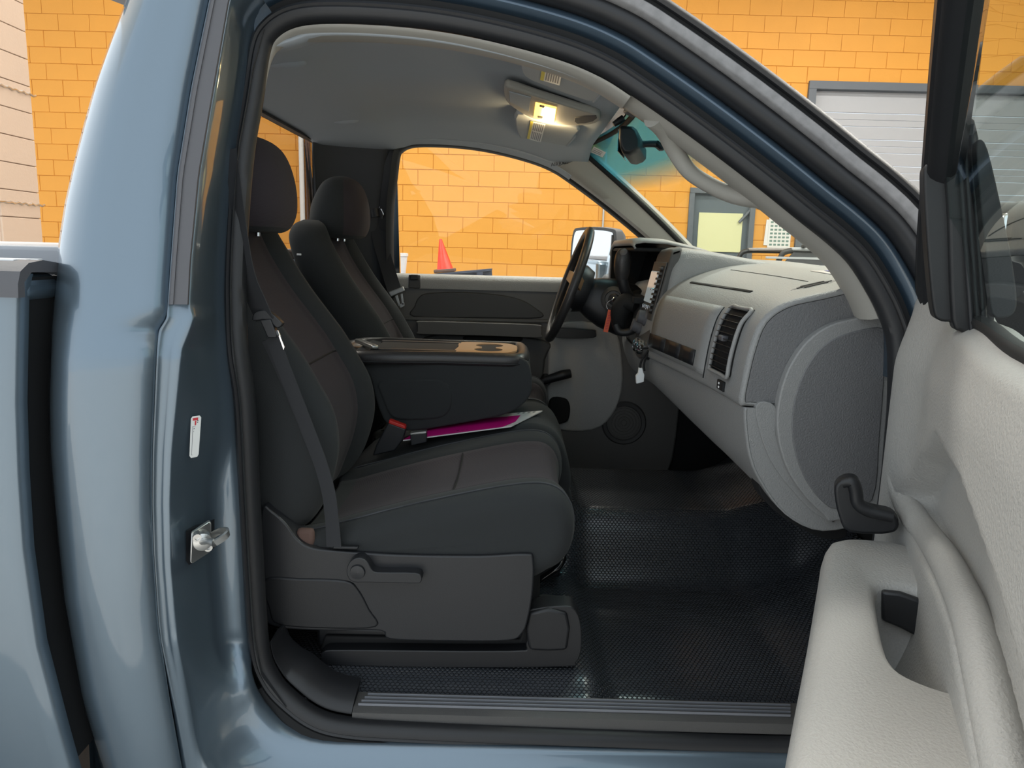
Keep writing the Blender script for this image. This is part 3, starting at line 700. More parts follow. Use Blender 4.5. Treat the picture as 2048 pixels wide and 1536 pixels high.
box('bed_floor', (-1.85, 0, ztop - .56), (2.1, 1.86, .05), 'flat_black', bed)
box('tailgate', (-2.9, 0, ztop - .28), (.06, 1.86, .54), 'paint', bed, bevel=.01)
# rail cap with raised ribs
a = at(73, 530, -.97); b = at(66, 570, -1.0)
capx = at(70, 545, -.98).x
ring = lambda x: [Vector((x, y_, ztop + z_)) for y_, z_ in ((-.885, .012), (-.95, .020), (-.985, .016), (-1.006, .004), (-1.014, -.014), (-1.016, -.034), (-1.0, -.034), (-.999, -.012), (-.98, .002), (-.885, .0))]
cap = loft('rail_cap', [ring(capx - .005), ring(capx - .02), ring(-2.9)], 'rubber_grey', bed, sharp=30)
for k in range(3): box('cap_rib', (capx - .12 - .0 * k, -.90 - .03 * k, ztop + .0185), (.16, .012, .004), 'white', cap, bevel=.001)
t0 = at(60, 487, -.6)
box('bed_cover', (-1.9, .02, t0.z - .02), (2.25, 1.6, .035), 'door_grey', bed, bevel=.008)
box('cover_rail', (-1.9, -.78, t0.z - .06), (2.2, .04, .05), 'flat_black', bed)

# ------------------------------------------------------------------ driver door (closed)
dd = thing('driver_door', (.1, .84, .60), 'closed far-side door with window up and grey-brown inner trim', 'car door')
lowi = [i for i in range(NP_) if OP[i].z < 1.372]
# indices below the belt, ordered front-top -> bottom -> rear-top
k0 = next(i for i in range(NP_) if OP[i].z < 1.372 and OP[i - 1].z >= 1.372)
lowi = []; i = k0
while OP[i % NP_].z < 1.372: lowi.append(i % NP_); i += 1
YF = .765
pl = [Vector((off(i, -.006, 0).x, YF, off(i, -.006, 0).z)) for i in lowi[::2]]
prism('door_panel', pl, (0, .06, 0), 'door_trim', dd, bevel=.008)
prism('door_skin', [Vector((p.x, .90, p.z)) for p in pl], (0, .05, 0), 'paint', dd)
fx, rx = pl[0].x, pl[-1].x
zs = 1.378
rings = []
for t in [k / 12 for k in range(13)]:
    x = lerp(rx + .004, fx, t); rings.append([Vector((x, YF + a, zs + b)) for a, b in ((-.012, -.045), (-.020, -.02), (-.018, -.004), (-.006, .006), (.02, .010), (.045, .004), (.05, -.045))])
loft('door_sill', rings, 'grey_plastic', dd, sharp=60)
sweep('window_frame', idx(2), idx(25), [(.0, .0), (-.012, -.012), (-.022, -.006), (-.024, .012), (-.016, .03), (.0, .04)], 'rubber', dd, mirror=True)
gp = [mir(off(i, -.016, -.012)) for i in range(idx(3), idx(25), 2)]
cen = sum(gp, Vector()) / len(gp)
mesh('window_glass', [cen] + gp + [Vector((fx, .82, 1.36)), Vector((rx, .82, 1.36))], [(0, k, k + 1) for k in range(1, len(gp) + 2)] + [(0, len(gp) + 2, 1)], 'glass_clear', dd, sharp=180)
tube('quarter_post', [at(1226, 470, .80), at(1223, 520, .80), at(1220, 575, .80)], .006, 'rubber_grey', dd, n=6, sm=2)
def dpl(name, px, y0, y1, m, bevel=.006, parent=dd, sm=4):
    P = [Vector(p) for p in cr([at(a, b, y0) for a, b in px], sm, closed=True)] if sm > 1 else [at(a, b, y0) for a, b in px]
    return prism(name, P, (0, y1 - y0, 0), m, parent, bevel=bevel)
dpl('upper_insert', [(828, 634), (829, 612), (838, 594), (858, 586), (920, 584), (985, 588), (1035, 597), (1068, 614), (1082, 636), (960, 636)], YF - .006, YF + .02, 'door_trim_dark', bevel=.005)
dpl('trim_ledge', [(812, 640), (815, 634), (960, 637), (1100, 640), (1100, 646), (960, 643)], YF - .012, YF + .01, 'door_trim', bevel=.004)
ar = dpl('door_armrest', [(836, 648), (842, 643), (960, 646), (1072, 650), (1082, 656), (1082, 668), (1074, 675), (960, 671), (842, 668), (836, 662)], YF - .075, YF + .01, 'door_trim', bevel=.014)
pc = dpl('pull_cup', [(931, 672), (1040, 674), (1034, 688), (1020, 695), (955, 694), (938, 688)], YF - .02, YF + .01, 'flat_black', bevel=.006)
dpl('lower_panel', [(845, 676), (1085, 680), (1090, 720), (1080, 800), (1075, 900), (840, 890)], YF - .012, YF + .01, 'door_trim_dark', bevel=.008)
dpl('lit_door_front', [(1112, 650), (1220, 655), (1245, 720), (1240, 800), (1200, 855), (1130, 862), (1100, 840), (1096, 740)], YF - .010, YF + .01, 'grey_plastic', bevel=.008)  # paler grey paints in the light falling on this part of the door
dpl('map_pocket', [(1100, 800), (1130, 798), (1140, 812), (1138, 836), (1128, 846), (1100, 846)], YF - .03, YF + .01, 'flat_black', bevel=.006)
dpl('release_handle', [(1114, 656), (1185, 660), (1191, 664), (1186, 676), (1118, 676), (1110, 668)], YF - .05, YF, 'black_gloss', bevel=.006)
cr_ = tube('window_crank', [at(1086, 762, YF - .055), at(1105, 756, YF - .06), at(1125, 750, YF - .06), at(1141, 747, YF - .055)], [.016, .017, .019, .017], 'black_plastic', dd, n=12)
lathe('crank_pivot', at(1092, 762, YF - .04), (0, 1, 0), [(0, 0), (.02, 0), (.024, .05), (.024, .06)], 'black_plastic', dd, n=20)
sp = at(1248, 846, YF)
spk = lathe('speaker_grille', sp, (0, -1, 0), [(0, -.002), (.066, -.001), (.070, .006), (.082, .008), (.088, .0), (.088, -.01)], 'door_trim_dark', dd, n=40)
for rr in (.012, .024, .036, .048, .060):
    tube('grille_ring', [sp + Vector((rr * math.cos(q), -.001, rr * math.sin(q))) for q in [2 * math.pi * k / 24 for k in range(25)]], .0022, 'door_trim', spk, n=6, sm=1)
lk = at(829, 563, YF - .02)
box('sill_hook_plate', (lk.x, YF - .02, lk.z), (.044, .008, .05), 'door_trim_dark', dd); box('sill_hook', (lk.x, YF - .026, lk.z + .016), (.03, .02, .02), 'black_plastic', dd)
# driver side exterior mirror
dm = thing('driver_side_mirror', at(1200, 600, .98), 'bright-faced driver side mirror in grey housing beyond the steering wheel', 'mirror')
def blob(name, px, y0, y1, m, parent, bevel=.02, sm=4):
    return prism(name, [Vector(p) for p in cr([at(a, b, y0) for a, b in px], sm, closed=True)], (0, y1 - y0, 0), m, parent, bevel=bevel)
hx = [(1142, 500), (1150, 478), (1190, 463), (1224, 468), (1229, 500), (1226, 550), (1212, 562), (1150, 562), (1138, 545)]
mp = [at(a, b, 1.13) for a, b in hx]
# housing: long in Y, glass facing the rear (-X) and the camera
mc = at(1188, 512, 1.16)
ax_ = Vector((.70, .71, 0)).normalized(); sd_ = Vector((-.71, .70, 0)).normalized()
ol = [(-.13, -.10), (-.125, .08), (-.09, .115), (.07, .12), (.115, .09), (.12, -.08), (.08, -.125), (-.09, -.125)]
def mring(dep, sc): return [mc + ax_ * dep + sd_ * (a * sc) + Vector((0, 0, b * sc * 1.0)) for a, b in [tuple(p) for p in cr(ol, 4, closed=True)]]
loft('housing', [mring(-.012, .96), mring(-.012, 1.0), mring(.03, 1.02), mring(.08, .85), mring(.10, .5)], 'rubber_grey', dm)
gl_ = mring(-.016, .90); prism('mirror_glass', gl_, ax_ * .004, 'mirror_glass', dm)
tube('mirror_arm', [mc + ax_ * .03 - sd_ * .08 + Vector((0, 0, -.10)), at(1215, 560, .98), at(1222, 566, .93)], .025, 'black_plastic', dm)

# ------------------------------------------------------------------ passenger door (open towards the camera)
TH = math.radians(68.0); DH = Vector((.655, -.86, 0)); Dd = Vector((-math.cos(TH), -math.sin(TH), 0)); Dn = Vector((-math.sin(TH), math.cos(TH), 0))
def D(s, n, z): return DH + Dd * s + Dn * n + Vector((0, 0, z))
def atS(px, py, s0):
    r_ = Vector(ray(px, py)); t = (s0 - (Vector(CAM) - DH).dot(Dd)) / r_.dot(Dd); return Vector(CAM) + r_ * t
pd = thing('passenger_door', D(0, -.08, .55), 'open passenger door with light grey inner trim at the right', 'car door')
def nsurf(s, z):
    n = .004 - .030 * sstep(0, .16, s)
    zu = np.interp(s, [.08, .2, .3, .5, .72, .9, 1.1], [1.11, 1.20, 1.255, 1.25, 1.215, 1.165, 1.10]); zd = np.interp(s, [.08, .3, .45, .57, .8, 1.1], [1.09, 1.10, 1.115, 1.115, 1.06, .98])
    n -= .040 * sstep(zu + .006, zu - .018, z) * sstep(.07, .13, s) * sstep(zd - .02, zd + .004, z) 
    n -= .02 * sstep(1.30, 1.42, z)
    n += .03 * sstep(1.0, .86, z)
    return n
def belt(s): return 1.435 - .035 * sstep(.10, .24, s) - .012 * sstep(.3, .5, s)
ss = [-.006, 0, .006, .014] + [.014 + .011 * k for k in range(1, 100)]
rows = []
for s in ss:
    zt = belt(s); r_ = []
    for k in range(141):
        z = lerp(.56, zt, k / 140); n = nsurf(s, z) - (.02 if s < 0 else 0) - .02 * sstep(zt - .022, zt, z)
        r_.append(D(s, n, z))
    r_.append(D(s, nsurf(s, zt) - .045, zt - .002)); rows.append(r_)
grid('door_panel', rows, 'grey_plastic', pd, sharp=180, solid=.004, soff=-1)
# outer shell
prism('door_shell', [D(s, -.17, z) for s, z in ((0, .56), (1.1, .56), (1.1, 1.33), (.3, 1.33), (.12, 1.36), (0, 1.36))], Dn * .09, 'paint', pd, bevel=.02)
# armrest with pull pocket
outer = [(1.10, -.07), (.8, -.066), (.5, -.064), (.36, -.064), (.25, -.062), (.17, -.045), (.145, -.01), (.150, .040), (.17, .078), (.205, .094), (.30, .100), (.5, .111), (.8, .129), (1.10, .136)]
hole = [(.585, -.046), (.56, -.050), (.52, -.052), (.45, -.052), (.39, -.050), (.345, -.042), (.33, -.02), (.33, .008), (.338, .024), (.352, .030), (.40, .032), (.50, .030), (.56, .020), (.583, -.008)]
ZA = 1.05
def ringz(ol, z, inset=0, tilt=.0):
    P = cr([(a, b) for a, b in ol], 4, closed=True); c = np.mean(P, axis=0); out = []
    N = len(P)
    for i in range(N):
        t = P[(i + 1) % N] - P[i - 1]; nn = np.array([-t[1], t[0]]); nn /= np.linalg.norm(nn) + 1e-9
        if nn @ (c - P[i]) < 0: nn = -nn
        q = P[i] + nn * inset; out.append(D(q[0], q[1], z))
    return out
arm = loft('armrest', [ringz(outer, ZA - .30, .03), ringz(outer, ZA - .12, .008), ringz(outer, ZA - .035, 0), ringz(outer, ZA - .018, .003), ringz(outer, ZA - .007, .008), ringz(outer, ZA, .02), ringz(hole, ZA, -.012), ringz(hole, ZA - .005, -.005), ringz(hole, ZA - .015, 0), ringz(hole, ZA - .13, .004)], 'grey_plastic', pd, sharp=180)
prism('pocket_insert', [atS(a, b, .336) for a, b in ((1762, 1176), (1800, 1180), (1890, 1212), (1888, 1296), (1800, 1250), (1762, 1234))], Dd * .012, 'charcoal_plastic', pd, bevel=.004)
# ridge sweeping up from the armrest to the panel front
tube('trim_ridge', [D(.0, -.012, 1.16), D(.05, -.016, 1.115), D(.10, -.028, 1.09), D(.20, -.042, 1.085), D(.32, -.044, 1.10), D(.45, -.044, 1.11), D(.57, -.044, 1.105), D(.8, -.044, 1.05), D(1.1, -.044, .97)], [.018, .019, .020, .020, .020, .02, .02, .02, .02], 'grey_plastic', pd, n=12)
# black release handle
hpx = [(1669, 990), (1672, 969), (1688, 958), (1706, 957), (1718, 965), (1722, 984), (1720, 1002), (1738, 1016), (1790, 1030), (1790, 1066), (1700, 1066), (1678, 1034)]
prism('release_handle', [Vector(p) for p in cr([atS(a, b, .15) for a, b in hpx], 3, closed=True)], Dd * -.035, 'black_plastic', pd, bevel=.009, seg=4)
tube('handle_lip', [atS(a, b, .168) for a, b in ((1684, 966), (1704, 964), (1712, 984), (1716, 1006), (1738, 1022), (1786, 1034))], [.008, .010, .010, .010, .010, .009], 'black_plastic', pd, n=10)
# window frame: along the A-pillar and the roof rail of the door
fr = []
for i in range(idx(24), idx(9) - 1, -2):
    p = OP[i % NP_] + ON[i % NP_] * .012; fr.append((.672 - p.x, tum(p.z) * .98 - .045, p.z))
fr = [(fr[0][0] - .05, -.07, 1.26), (fr[0][0] - .025, -.055, 1.36)] + fr
def fsweep(name, prof, m):
    rings = []
    for i, (s, n, z) in enumerate(fr):
        a = fr[max(i - 1, 0)]; b = fr[min(i + 1, len(fr) - 1)]; t = np.array([b[0] - a[0], b[2] - a[2]]); t /= np.linalg.norm(t); nn = np.array([-t[1], t[0]])
        rings.append([D(s + nn[0] * o, n + q, z + nn[1] * o) for o, q in prof])
    return loft(name, rings, m, pd, sharp=35)
fsweep('window_frame', [(.012, -.03), (.016, .008), (.008, .014), (-.004, .012), (-.010, .006), (-.016, .008), (-.022, .004), (-.026, -.004), (-.03, -.02), (-.02, -.035)], 'rubber')
fsweep('frame_seal', [(.010, .010), (.022, .014), (.026, .004), (.02, -.01), (.012, -.01)], 'flat_black')
gpoly = [D(s + .025, n - .01, z) for s, n, z in fr[2:]] ; gpoly += [D(1.1, tum(1.85) - .05, 1.84), D(1.1, -.062, 1.36), D(.06, -.062, 1.38)]
cen = sum(gpoly, Vector()) / len(gpoly)
mesh('window_glass', [cen] + gpoly, [(0, k, k + 1) for k in range(1, len(gpoly))] + [(0, len(gpoly), 1)], 'glass_door', pd, sharp=180)
def pat(name, px, s0, th, m, bevel=.006):
    P = [Vector(p) for p in cr([atS(a, b, s0) for a, b in px], 3, closed=True)]
    return prism(name, P, Dd * -th, m, pd, bevel=bevel)
pat('sail_cover', [(1847, 352), (1852, 328), (1872, 318), (1893, 315), (1899, 420), (1908, 560), (1914, 640), (1898, 644), (1877, 640), (1866, 618), (1856, 520), (1850, 430)], .25, .05, 'sail_black', bevel=.006)
pat('mirror_patch', [(1952, 300), (1960, 278), (1976, 300), (2002, 410), (2024, 520), (2034, 600), (2026, 628), (2004, 636), (1984, 628), (1976, 560), (1962, 420)], .30, .03, 'sail_black', bevel=.005)
pat('channel_cover', [(1886, 236), (1950, 240), (1964, 380), (1982, 560), (1990, 636), (1974, 712), (1950, 706), (1926, 664), (1904, 640), (1896, 420)], .262, .04, 'sail_black', bevel=.005)
for x0_, x1_ in ((1918, 1944), (1930, 1958), (1944, 1970)):
    tube('channel_rib', [atS(x0_, 270, .268), atS(lerp(x0_, x1_, .5), 470, .268), atS(x1_, 660, .268)], .0035, 'rubber', pd, n=8, sm=3)
# belt seal at the bottom of the glass
tube('belt_seal', [D(q, -.062, belt(q) + .004) for q in (.26, .34, .5, .8, 1.1)], .010, 'flat_black', pd, n=8)
# passenger side mirror beyond the door glass
pm = thing('passenger_side_mirror', D(.05, -.3, 1.3), 'black passenger side mirror beyond the open door glass', 'mirror')
a = at(2052, 478, -.72)
box('housing', a, (.12, .16, .13), 'sail_black', pm, bevel=.03, seg=4)
box('mirror_glass', a + Vector((-.055, .02, 0)), (.02, .11, .09), 'mirror_glass', pm, bevel=.01)
tube('mirror_arm', [at(2010, 560, -.84), at(2030, 545, -.80), a + Vector((.02, 0, -.05))], [.035, .03, .025], 'sail_black', pm)
# ------------------------------------------------------------------ dashboard
dash = thing('dashboard', (.60, 0, .95), 'grey moulded dashboard with glove box, vents and centre stack', 'dashboard')
UP = [(.80, 1.425), (.72, 1.436), (.655, 1.432), (.575, 1.414), (.510, 1.395), (.470, 1.362), (.453, 1.308), (.445, 1.25), (.442, 1.207), (.452, 1.203), (.50, 1.20)]
dxY = [(-.70, 0), (-.6, -.004), (-.485, -.012), (-.25, -.037), (-.05, -.062), (.10, -.066), (.72, -.03)]
ztY = [(-.70, 0), (-.45, .012), (-.1, .022), (.05, .035), (.4, .035), (.72, 0)]
def usec(y, inset=0):
    dx = ip(dxY, y); out = []
    for k, (x, z) in enumerate(UP):
        f = sstep(.80, .55, x); zz = z + ip(ztY, y) * sstep(1.38, 1.43, z)
        xx = x + dx * f + (.10 * (1 - (y / .72) ** 2) if k == 0 else (.05 * (1 - (y / .72) ** 2) if k == 1 else 0))
        out.append((xx, zz))
    P = cr(out, 4); return [Vector((p[0], y, p[1])) for p in P]
ys = [-.70, -.695, -.66, -.6, -.54, -.485, -.4, -.3, -.2, -.1, -.05, 0, .1, .2, .3, .4, .5, .6, .7]
S0 = usec(-.70); c0 = Vector((.60, -.70, 1.32))
rows = [[p + (c0 - p).normalized() * .008 + Vector((0, -.004, 0)) for p in S0], [p + (c0 - p).normalized() * .003 + Vector((0, -.002, 0)) for p in S0]] + [usec(y) for y in ys]
grid('dash_pad', rows, 'dash_grey', dash, sharp=180, solid=.004, soff=-1)
# dark grained end of the dash and the D-shaped end cover
oe = [p + Vector((0, -.003, 0)) for p in rows[0]] + [Vector((.52, -.707, 1.12)), Vector((.60, -.707, 1.06)), Vector((.66, -.707, 1.06)), Vector((.73, -.707, 1.12)), Vector((.74, -.707, 1.42))]
prism('dash_end', oe, (0, .03, 0), 'dash_dark', dash, bevel=.003)
def ypoly(name, px, y, dep, m, parent=dash, bevel=.006, sm=4, seg=3):
    P = [Vector(p) for p in cr([at(a, b, y) for a, b in px], sm, closed=True)]
    return prism(name, P, (0, dep, 0), m, parent, bevel=bevel, seg=seg)
Dp = [(1766, 634), (1700, 639), (1650, 656), (1606, 692), (1572, 750), (1555, 820), (1558, 885), (1578, 945), (1612, 995), (1650, 1032), (1664, 1043), (1720, 1030), (1756, 1012), (1771, 870), (1779, 765), (1778, 675)]
ypoly('end_cover', Dp, -.728, .022, 'dash_grey', bevel=.007)
Di = [(1766, 656), (1712, 662), (1664, 680), (1626, 715), (1596, 775), (1584, 840), (1590, 905), (1614, 965), (1650, 1008), (1680, 1018), (1745, 1000), (1760, 868), (1768, 765), (1769, 690)]
ypoly('cover_field', Di, -.7300, .012, 'dash_dark', bevel=.002)
# lower dash
LW = [(-.72, [(.452, 1.203), (.455, 1.17), (.468, 1.11), (.492, 1.06), (.545, .995), (.62, .962), (.72, .985)]),
      (-.36, [(.432, 1.203), (.434, 1.17), (.442, 1.12), (.468, 1.07), (.53, 1.03), (.6, 1.03), (.68, 1.06)]),
      (-.02, [(.385, 1.205), (.385, 1.19), (.392, 1.15), (.41, 1.125), (.46, 1.10), (.52, 1.10), (.60, 1.13)]),
      (.35, [(.38, 1.205), (.375, 1.18), (.39, 1.13), (.42, 1.10), (.48, 1.08), (.55, 1.09), (.63, 1.12)]),
      (.72, [(.42, 1.203), (.42, 1.16), (.44, 1.10), (.49, 1.05), (.55, 1.02), (.6, 1.02), (.7, 1.05)])]
def lsec(y):
    ks = [a for a, b in LW]; out = []
    for k in range(7): out.append((np.interp(y, ks, [b[k][0] for a, b in LW]), np.interp(y, ks, [b[k][1] for a, b in LW])))
    return [Vector((p[0], y, p[1] - .006)) for p in cr(out, 4)]
grid('lower_dash', [lsec(y) for y in (-.712, -.70, -.69, -.6, -.5, -.4, -.3, -.2, -.1, 0, .1, .2, .3, .4, .5, .6, .72)], 'dash_grey', dash, sharp=180, solid=.004, soff=-1)
_l = lsec(-.712); prism('lower_dash_end', _l + [Vector((.73, -.712, 1.19))], (0, .012, 0), 'dash_grey', dash)
# curved filler between lower dash and end cover
ypoly('lower_end_panel', [(1512, 812), (1550, 812), (1552, 870), (1572, 935), (1606, 985), (1655, 1030), (1665, 1046), (1620, 1018), (1560, 950), (1528, 890)], -.716, .02, 'dash_grey', bevel=.005)
ypoly('kick_trim', [(1530, 960), (1600, 1010), (1665, 1046), (1690, 1048), (1690, 1075), (1640, 1075), (1560, 1030), (1520, 985)], -.68, .05, 'flat_black', bevel=.006)
tube('dash_seam', [Vector((lsec(y)[0].x - .004, y, 1.2045)) for y in (-.70, -.6, -.5, -.4, -.3, -.2, -.1, 0)], .0035, 'flat_black', dash, n=6, sm=2)
# helper: a point on the dash face
def facepoint(y, z):
    s = usec(y); cand = s[12:]; best = None
    for a, b in zip(cand[:-1], cand[1:]):
        if (a.z - z) * (b.z - z) <= 0 and a.z != b.z:
            t = (z - a.z) / (b.z - a.z); return a.lerp(b, t)
    return min(cand, key=lambda p: abs(p.z - z))
def facestrip(name, y0, y1, zs0, zs1, o, m, parent, ny=8, nz=10, th=.004, bevel=0):
    rows = []
    for i in range(ny + 1):
        y = lerp(y0, y1, i / ny); r_ = []
        for k in range(nz + 1):
            z = lerp(zs0, zs1, k / nz); p = facepoint(y, z); r_.append(p + Vector((-o, 0, o * .15)))
        rows.append(r_)
    return grid(name, rows, m, parent, solid=th, soff=0, sharp=180)
gb = facestrip('glove_box_door', -.475, -.065, 1.222, 1.372, .005, 'dash_grey', dash, th=.008)
# glove box outline grooves, opening slot, dark inlay with its three fields
tube('glove_box_gap', [facepoint(-.475, z) + Vector((-.004, 0, 0)) for z in (1.215, 1.26, 1.31, 1.35, 1.372)], .0022, 'flat_black', gb, n=6, sm=2)
sl = [usec(y)[15] for y in (-.11, -.2, -.3, -.4, -.49)]
tube('opening_slot', [p + Vector((0, 0, .001)) for p in sl], .006, 'flat_black', gb, n=6, sm=3)
for y0, y1 in ((-.065, -.20), (-.203, -.315), (-.318, -.415)):
    facestrip('inlay', y0 - .0, y1, lerp(1.232, 1.232, 0), 1.268, .0105, 'black_plastic', gb, ny=3, nz=3, th=.004)
sm_ = [usec(y)[10] + Vector((0, 0, .0035)) for y in (-.12, -.25, -.4, -.55)]
tube('top_seam', sm_, .0018, 'flat_black', dash, n=5, sm=3)
# passenger vent
def vent(name, y0, y1, z0, z1, nsl, parent):
    v = facestrip(name, y0, y1, z0, z1, .006, 'flat_black', parent, ny=4, nz=10, th=.003)
    fr_ = [facepoint(y0, z) for z in np.linspace(z0, z1, 7)] + [facepoint(y, z1) for y in np.linspace(y0, y1, 4)[1:-1]] + [facepoint(y1, z) for z in np.linspace(z1, z0, 7)] + [facepoint(y, z0) for y in np.linspace(y1, y0, 4)[1:-1]]
    P = [p + Vector((-.012, 0, 0)) for p in fr_]; P.append(P[0])
    tube('vent_frame', P, .0045, 'dash_grey', v, n=8, sm=3)
    for k in range(nsl):
        z = lerp(z0, z1, (k + .5) / nsl); a, b = facepoint(y0 - .006, z), facepoint(y1 + .006, z)
        c = (a + b) / 2; d = b - a
        W = Vector((-.013, 0, .004)); U = Vector((0, 0, .003)); a = a + Vector((-.004, 0, 0)); b = b + Vector((-.004, 0, 0))
        mesh('slat', [a, b, b + W, a + W, a + U, b + U, b + W + U * .5, a + W + U * .5], [(0, 1, 2, 3), (7, 6, 5, 4), (0, 4, 5, 1), (1, 5, 6, 2), (2, 6, 7, 3), (3, 7, 4, 0)], 'black_plastic', v, bevel=.0008)
    return v
v = vent('side_vent', -.525, -.635, 1.243, 1.378, 11, dash)
c = (facepoint(-.525, 1.315) + facepoint(-.635, 1.315)) / 2 + Vector((-.012, .012, .0))
box('vent_knob', c, (.016, .03, .012), 'rubber_grey', v, bevel=.003)
sw = facepoint(-.59, 1.219)
b_ = box('airbag_switch', sw + Vector((-.004, 0, 0)), (.008, .045, .020), 'flat_black', dash, bevel=.002)
for dz_ in (-.004, .004): box('switch_lamp', sw + Vector((-.0085, .004, dz_)), (.002, .005, .004), 'white', b_, bevel=0)
tube('vent_pillar_seam', [facepoint(-.488, z) + Vector((-.003, 0, 0)) for z in (1.215, 1.26, 1.31, 1.35)], .0015, 'dash_dark', dash, n=5, sm=2)
# demister grille on the dash top
dv = at(1628, 573, -.52); dvz = dv.z
pts = [(-.075, 0), (-.03, .026), (.035, .027), (.075, 0), (.04, -.025), (-.03, -.026)]
def topz(x, y):
    s = usec(y); xs_ = [p.x for p in s[:20]][::-1]; zs_ = [p.z for p in s[:20]][::-1]; return float(np.interp(x, xs_, zs_))
dc = None
for yy in np.linspace(-.65, -.3, 60):
    p = at(1628, 573, yy)
    if dc is None or abs(p.z - topz(p.x, yy)) < dc[0]: dc = (abs(p.z - topz(p.x, yy)), p)
dcp = dc[1]
prism('demister_grille', [Vector((dcp.x + a * .62, dcp.y + b * .8, topz(dcp.x + a * .62, dcp.y + b * .8) + .0015)) for a, b in pts], (0, 0, .003), 'dash_dark', dash)
for k in range(3):
    yy = dcp.y + (k - 1) * .010
    hw_ = .034 - .011 * abs(k - 1)
    prism('demister_slot', [Vector((dcp.x + u_, yy + v_, topz(dcp.x + u_, yy + v_) + .0048)) for u_, v_ in ((-hw_, -.003), (hw_, -.003), (hw_, .003), (-hw_, .003))], (0, 0, .001), 'flat_black', dash)
# centre stack
def bezel():
    o = [at(1300, 508, .16), at(1320, 500, .06), at(1334, 500, -.02), at(1340, 514, -.035), at(1334, 560, -.035), at(1322, 610, -.035), at(1316, 650, -.035), at(1312, 712, -.035), at(1296, 716, .05), at(1283, 690, .16), at(1287, 640, .16), at(1292, 580, .16)]
    # on a leaning plane
    P = []
    for p in o:
        x = lerp(.365, .425, (p.z - 1.2) / .28) - .0; P.append(Vector((x, p.y, p.z)))
    P = [Vector(q) for q in cr(P, 3, closed=True)]
    return prism('centre_stack', P, (.03, 0, .01), 'door_trim_dark', dash, bevel=.008)
bz_ = bezel()
def bx(z): return lerp(.365, .425, (z - 1.2) / .28)
def stackbox(name, y0, y1, z0, z1, th, m, parent, bevel=.002):
    P = [Vector((bx(z) - .001, y, z)) for y, z in ((y0, z0), (y1, z0), (y1, z1), (y0, z1))]
    return prism(name, P, (-th, 0, 0), m, parent, bevel=bevel)
stackbox('radio_trim', -.028, .155, 1.30, 1.462, .004, 'door_trim_dark', bz_)
stackbox('radio_screen', .035, .145, 1.345, 1.435, .007, 'screen', bz_)
for k in range(5): stackbox('radio_button', .04 + .021 * k, .055 + .021 * k, 1.325, 1.338, .010, 'chrome', bz_, bevel=.001)
sv = stackbox('centre_vent', -.018, .022, 1.318, 1.452, .006, 'flat_black', bz_)
for k in range(9):
    z = 1.326 + k * .0145; stackbox('slat', -.017, .021, z, z + .006, .013, 'door_trim_dark', sv, bevel=.0008)
stackbox('vent_knob', -.002, .008, 1.384, 1.39, .022, 'chrome', sv)
for k, z in enumerate((1.300, 1.27)):
    lathe('climate_knob', Vector((bx(z), .06 + .05 * k, z)), (-1, 0, .25), [(0, 0), (.024, 0), (.024, .006), (.020, .010), (.018, .028), (0, .03)], 'rubber_grey', bz_, n=20)
for k in range(2):
    lathe('power_socket', Vector((bx(1.225) - .002, -.0 + .06 * k, 1.222)), (-1, 0, .15), [(.016, 0), (.021, 0), (.021, .012), (.018, .016), (.013, .016), (.012, .004), (0, .004)], 'chrome', bz_, n=20)
box('stack_lower', (.40, .06, 1.215), (.06, .19, .05), 'charcoal_plastic', dash, bevel=.01)
# raised block between the stack and the windshield
rows = []
for x, zt in ((.420, 1.36), (.428, 1.42), (.436, 1.465), (.448, 1.486), (.48, 1.494), (.54, 1.488), (.62, 1.475), (.70, 1.463), (.78, 1.452)):
    nr = -.035 - .03 * sstep(.45, .70, x)
    rows.append([Vector((x + .004, nr - .035 * sstep(.45, .7, x) - .004, min(zt - .01, 1.30 + .095 * sstep(.40, .5, x)))), Vector((x, nr - .003, lerp(min(zt - .01, 1.38), zt, .6))), Vector((x, nr + .006, zt - .008)), Vector((x, nr + .02, zt)), Vector((x, .06, zt + .006)), Vector((x, .125, zt + .006)), Vector((x, .145, zt - .012))])
grid('centre_hump', rows, 'dash_grey', dash, sharp=180, solid=.004, soff=-1)
# instrument hood and cluster
rows = []
for k in range(15):
    y = lerp(.135, .69, k / 14); e = min((y - .08) / .14, (.69 - y) / .09, 1); e = max(math.sqrt(max(1 - (1 - e) ** 2, 0)), .3); zt = 1.475 + .055 * e
    rows.append([Vector((x, y, z)) for x, z in ((.352, zt - .022), (.346, zt - .012), (.352, zt - .002), (.38, zt + .003), (.45, zt), (.55, zt - .02), (.66, lerp(1.45, 1.475, e)), (.74, 1.45))])
grid('instrument_hood', rows, 'dash_grey', dash, sharp=180, solid=.006, soff=-1)
box('instrument_cluster', (.47, .41, 1.42), (.02, .50, .16), 'black_gloss', dash, rot=(0, .25, 0))
box('cluster_floor', (.42, .41, 1.345), (.12, .52, .02), 'flat_black', dash); box('cluster_roof', (.42, .41, 1.497), (.13, .50, .01), 'flat_black', dash)
box('cluster_end', (.43, .665, 1.415), (.16, .02, .17), 'flat_black', dash); box('driver_dash_face', (.44, .45, 1.27), (.10, .5, .15), 'dash_dark', dash, bevel=.01)
vd = box('driver_vent', (.40, .69, 1.37), (.02, .06, .10), 'flat_black', dash)
for k in range(6): box('slat', (.387, .69, 1.33 + .016 * k), (.012, .056, .005), 'charcoal_plastic', vd, bevel=.001)
box('fuse_trim', (.39, .64, 1.36), (.01, .05, .07), 'grey_plastic', dash)

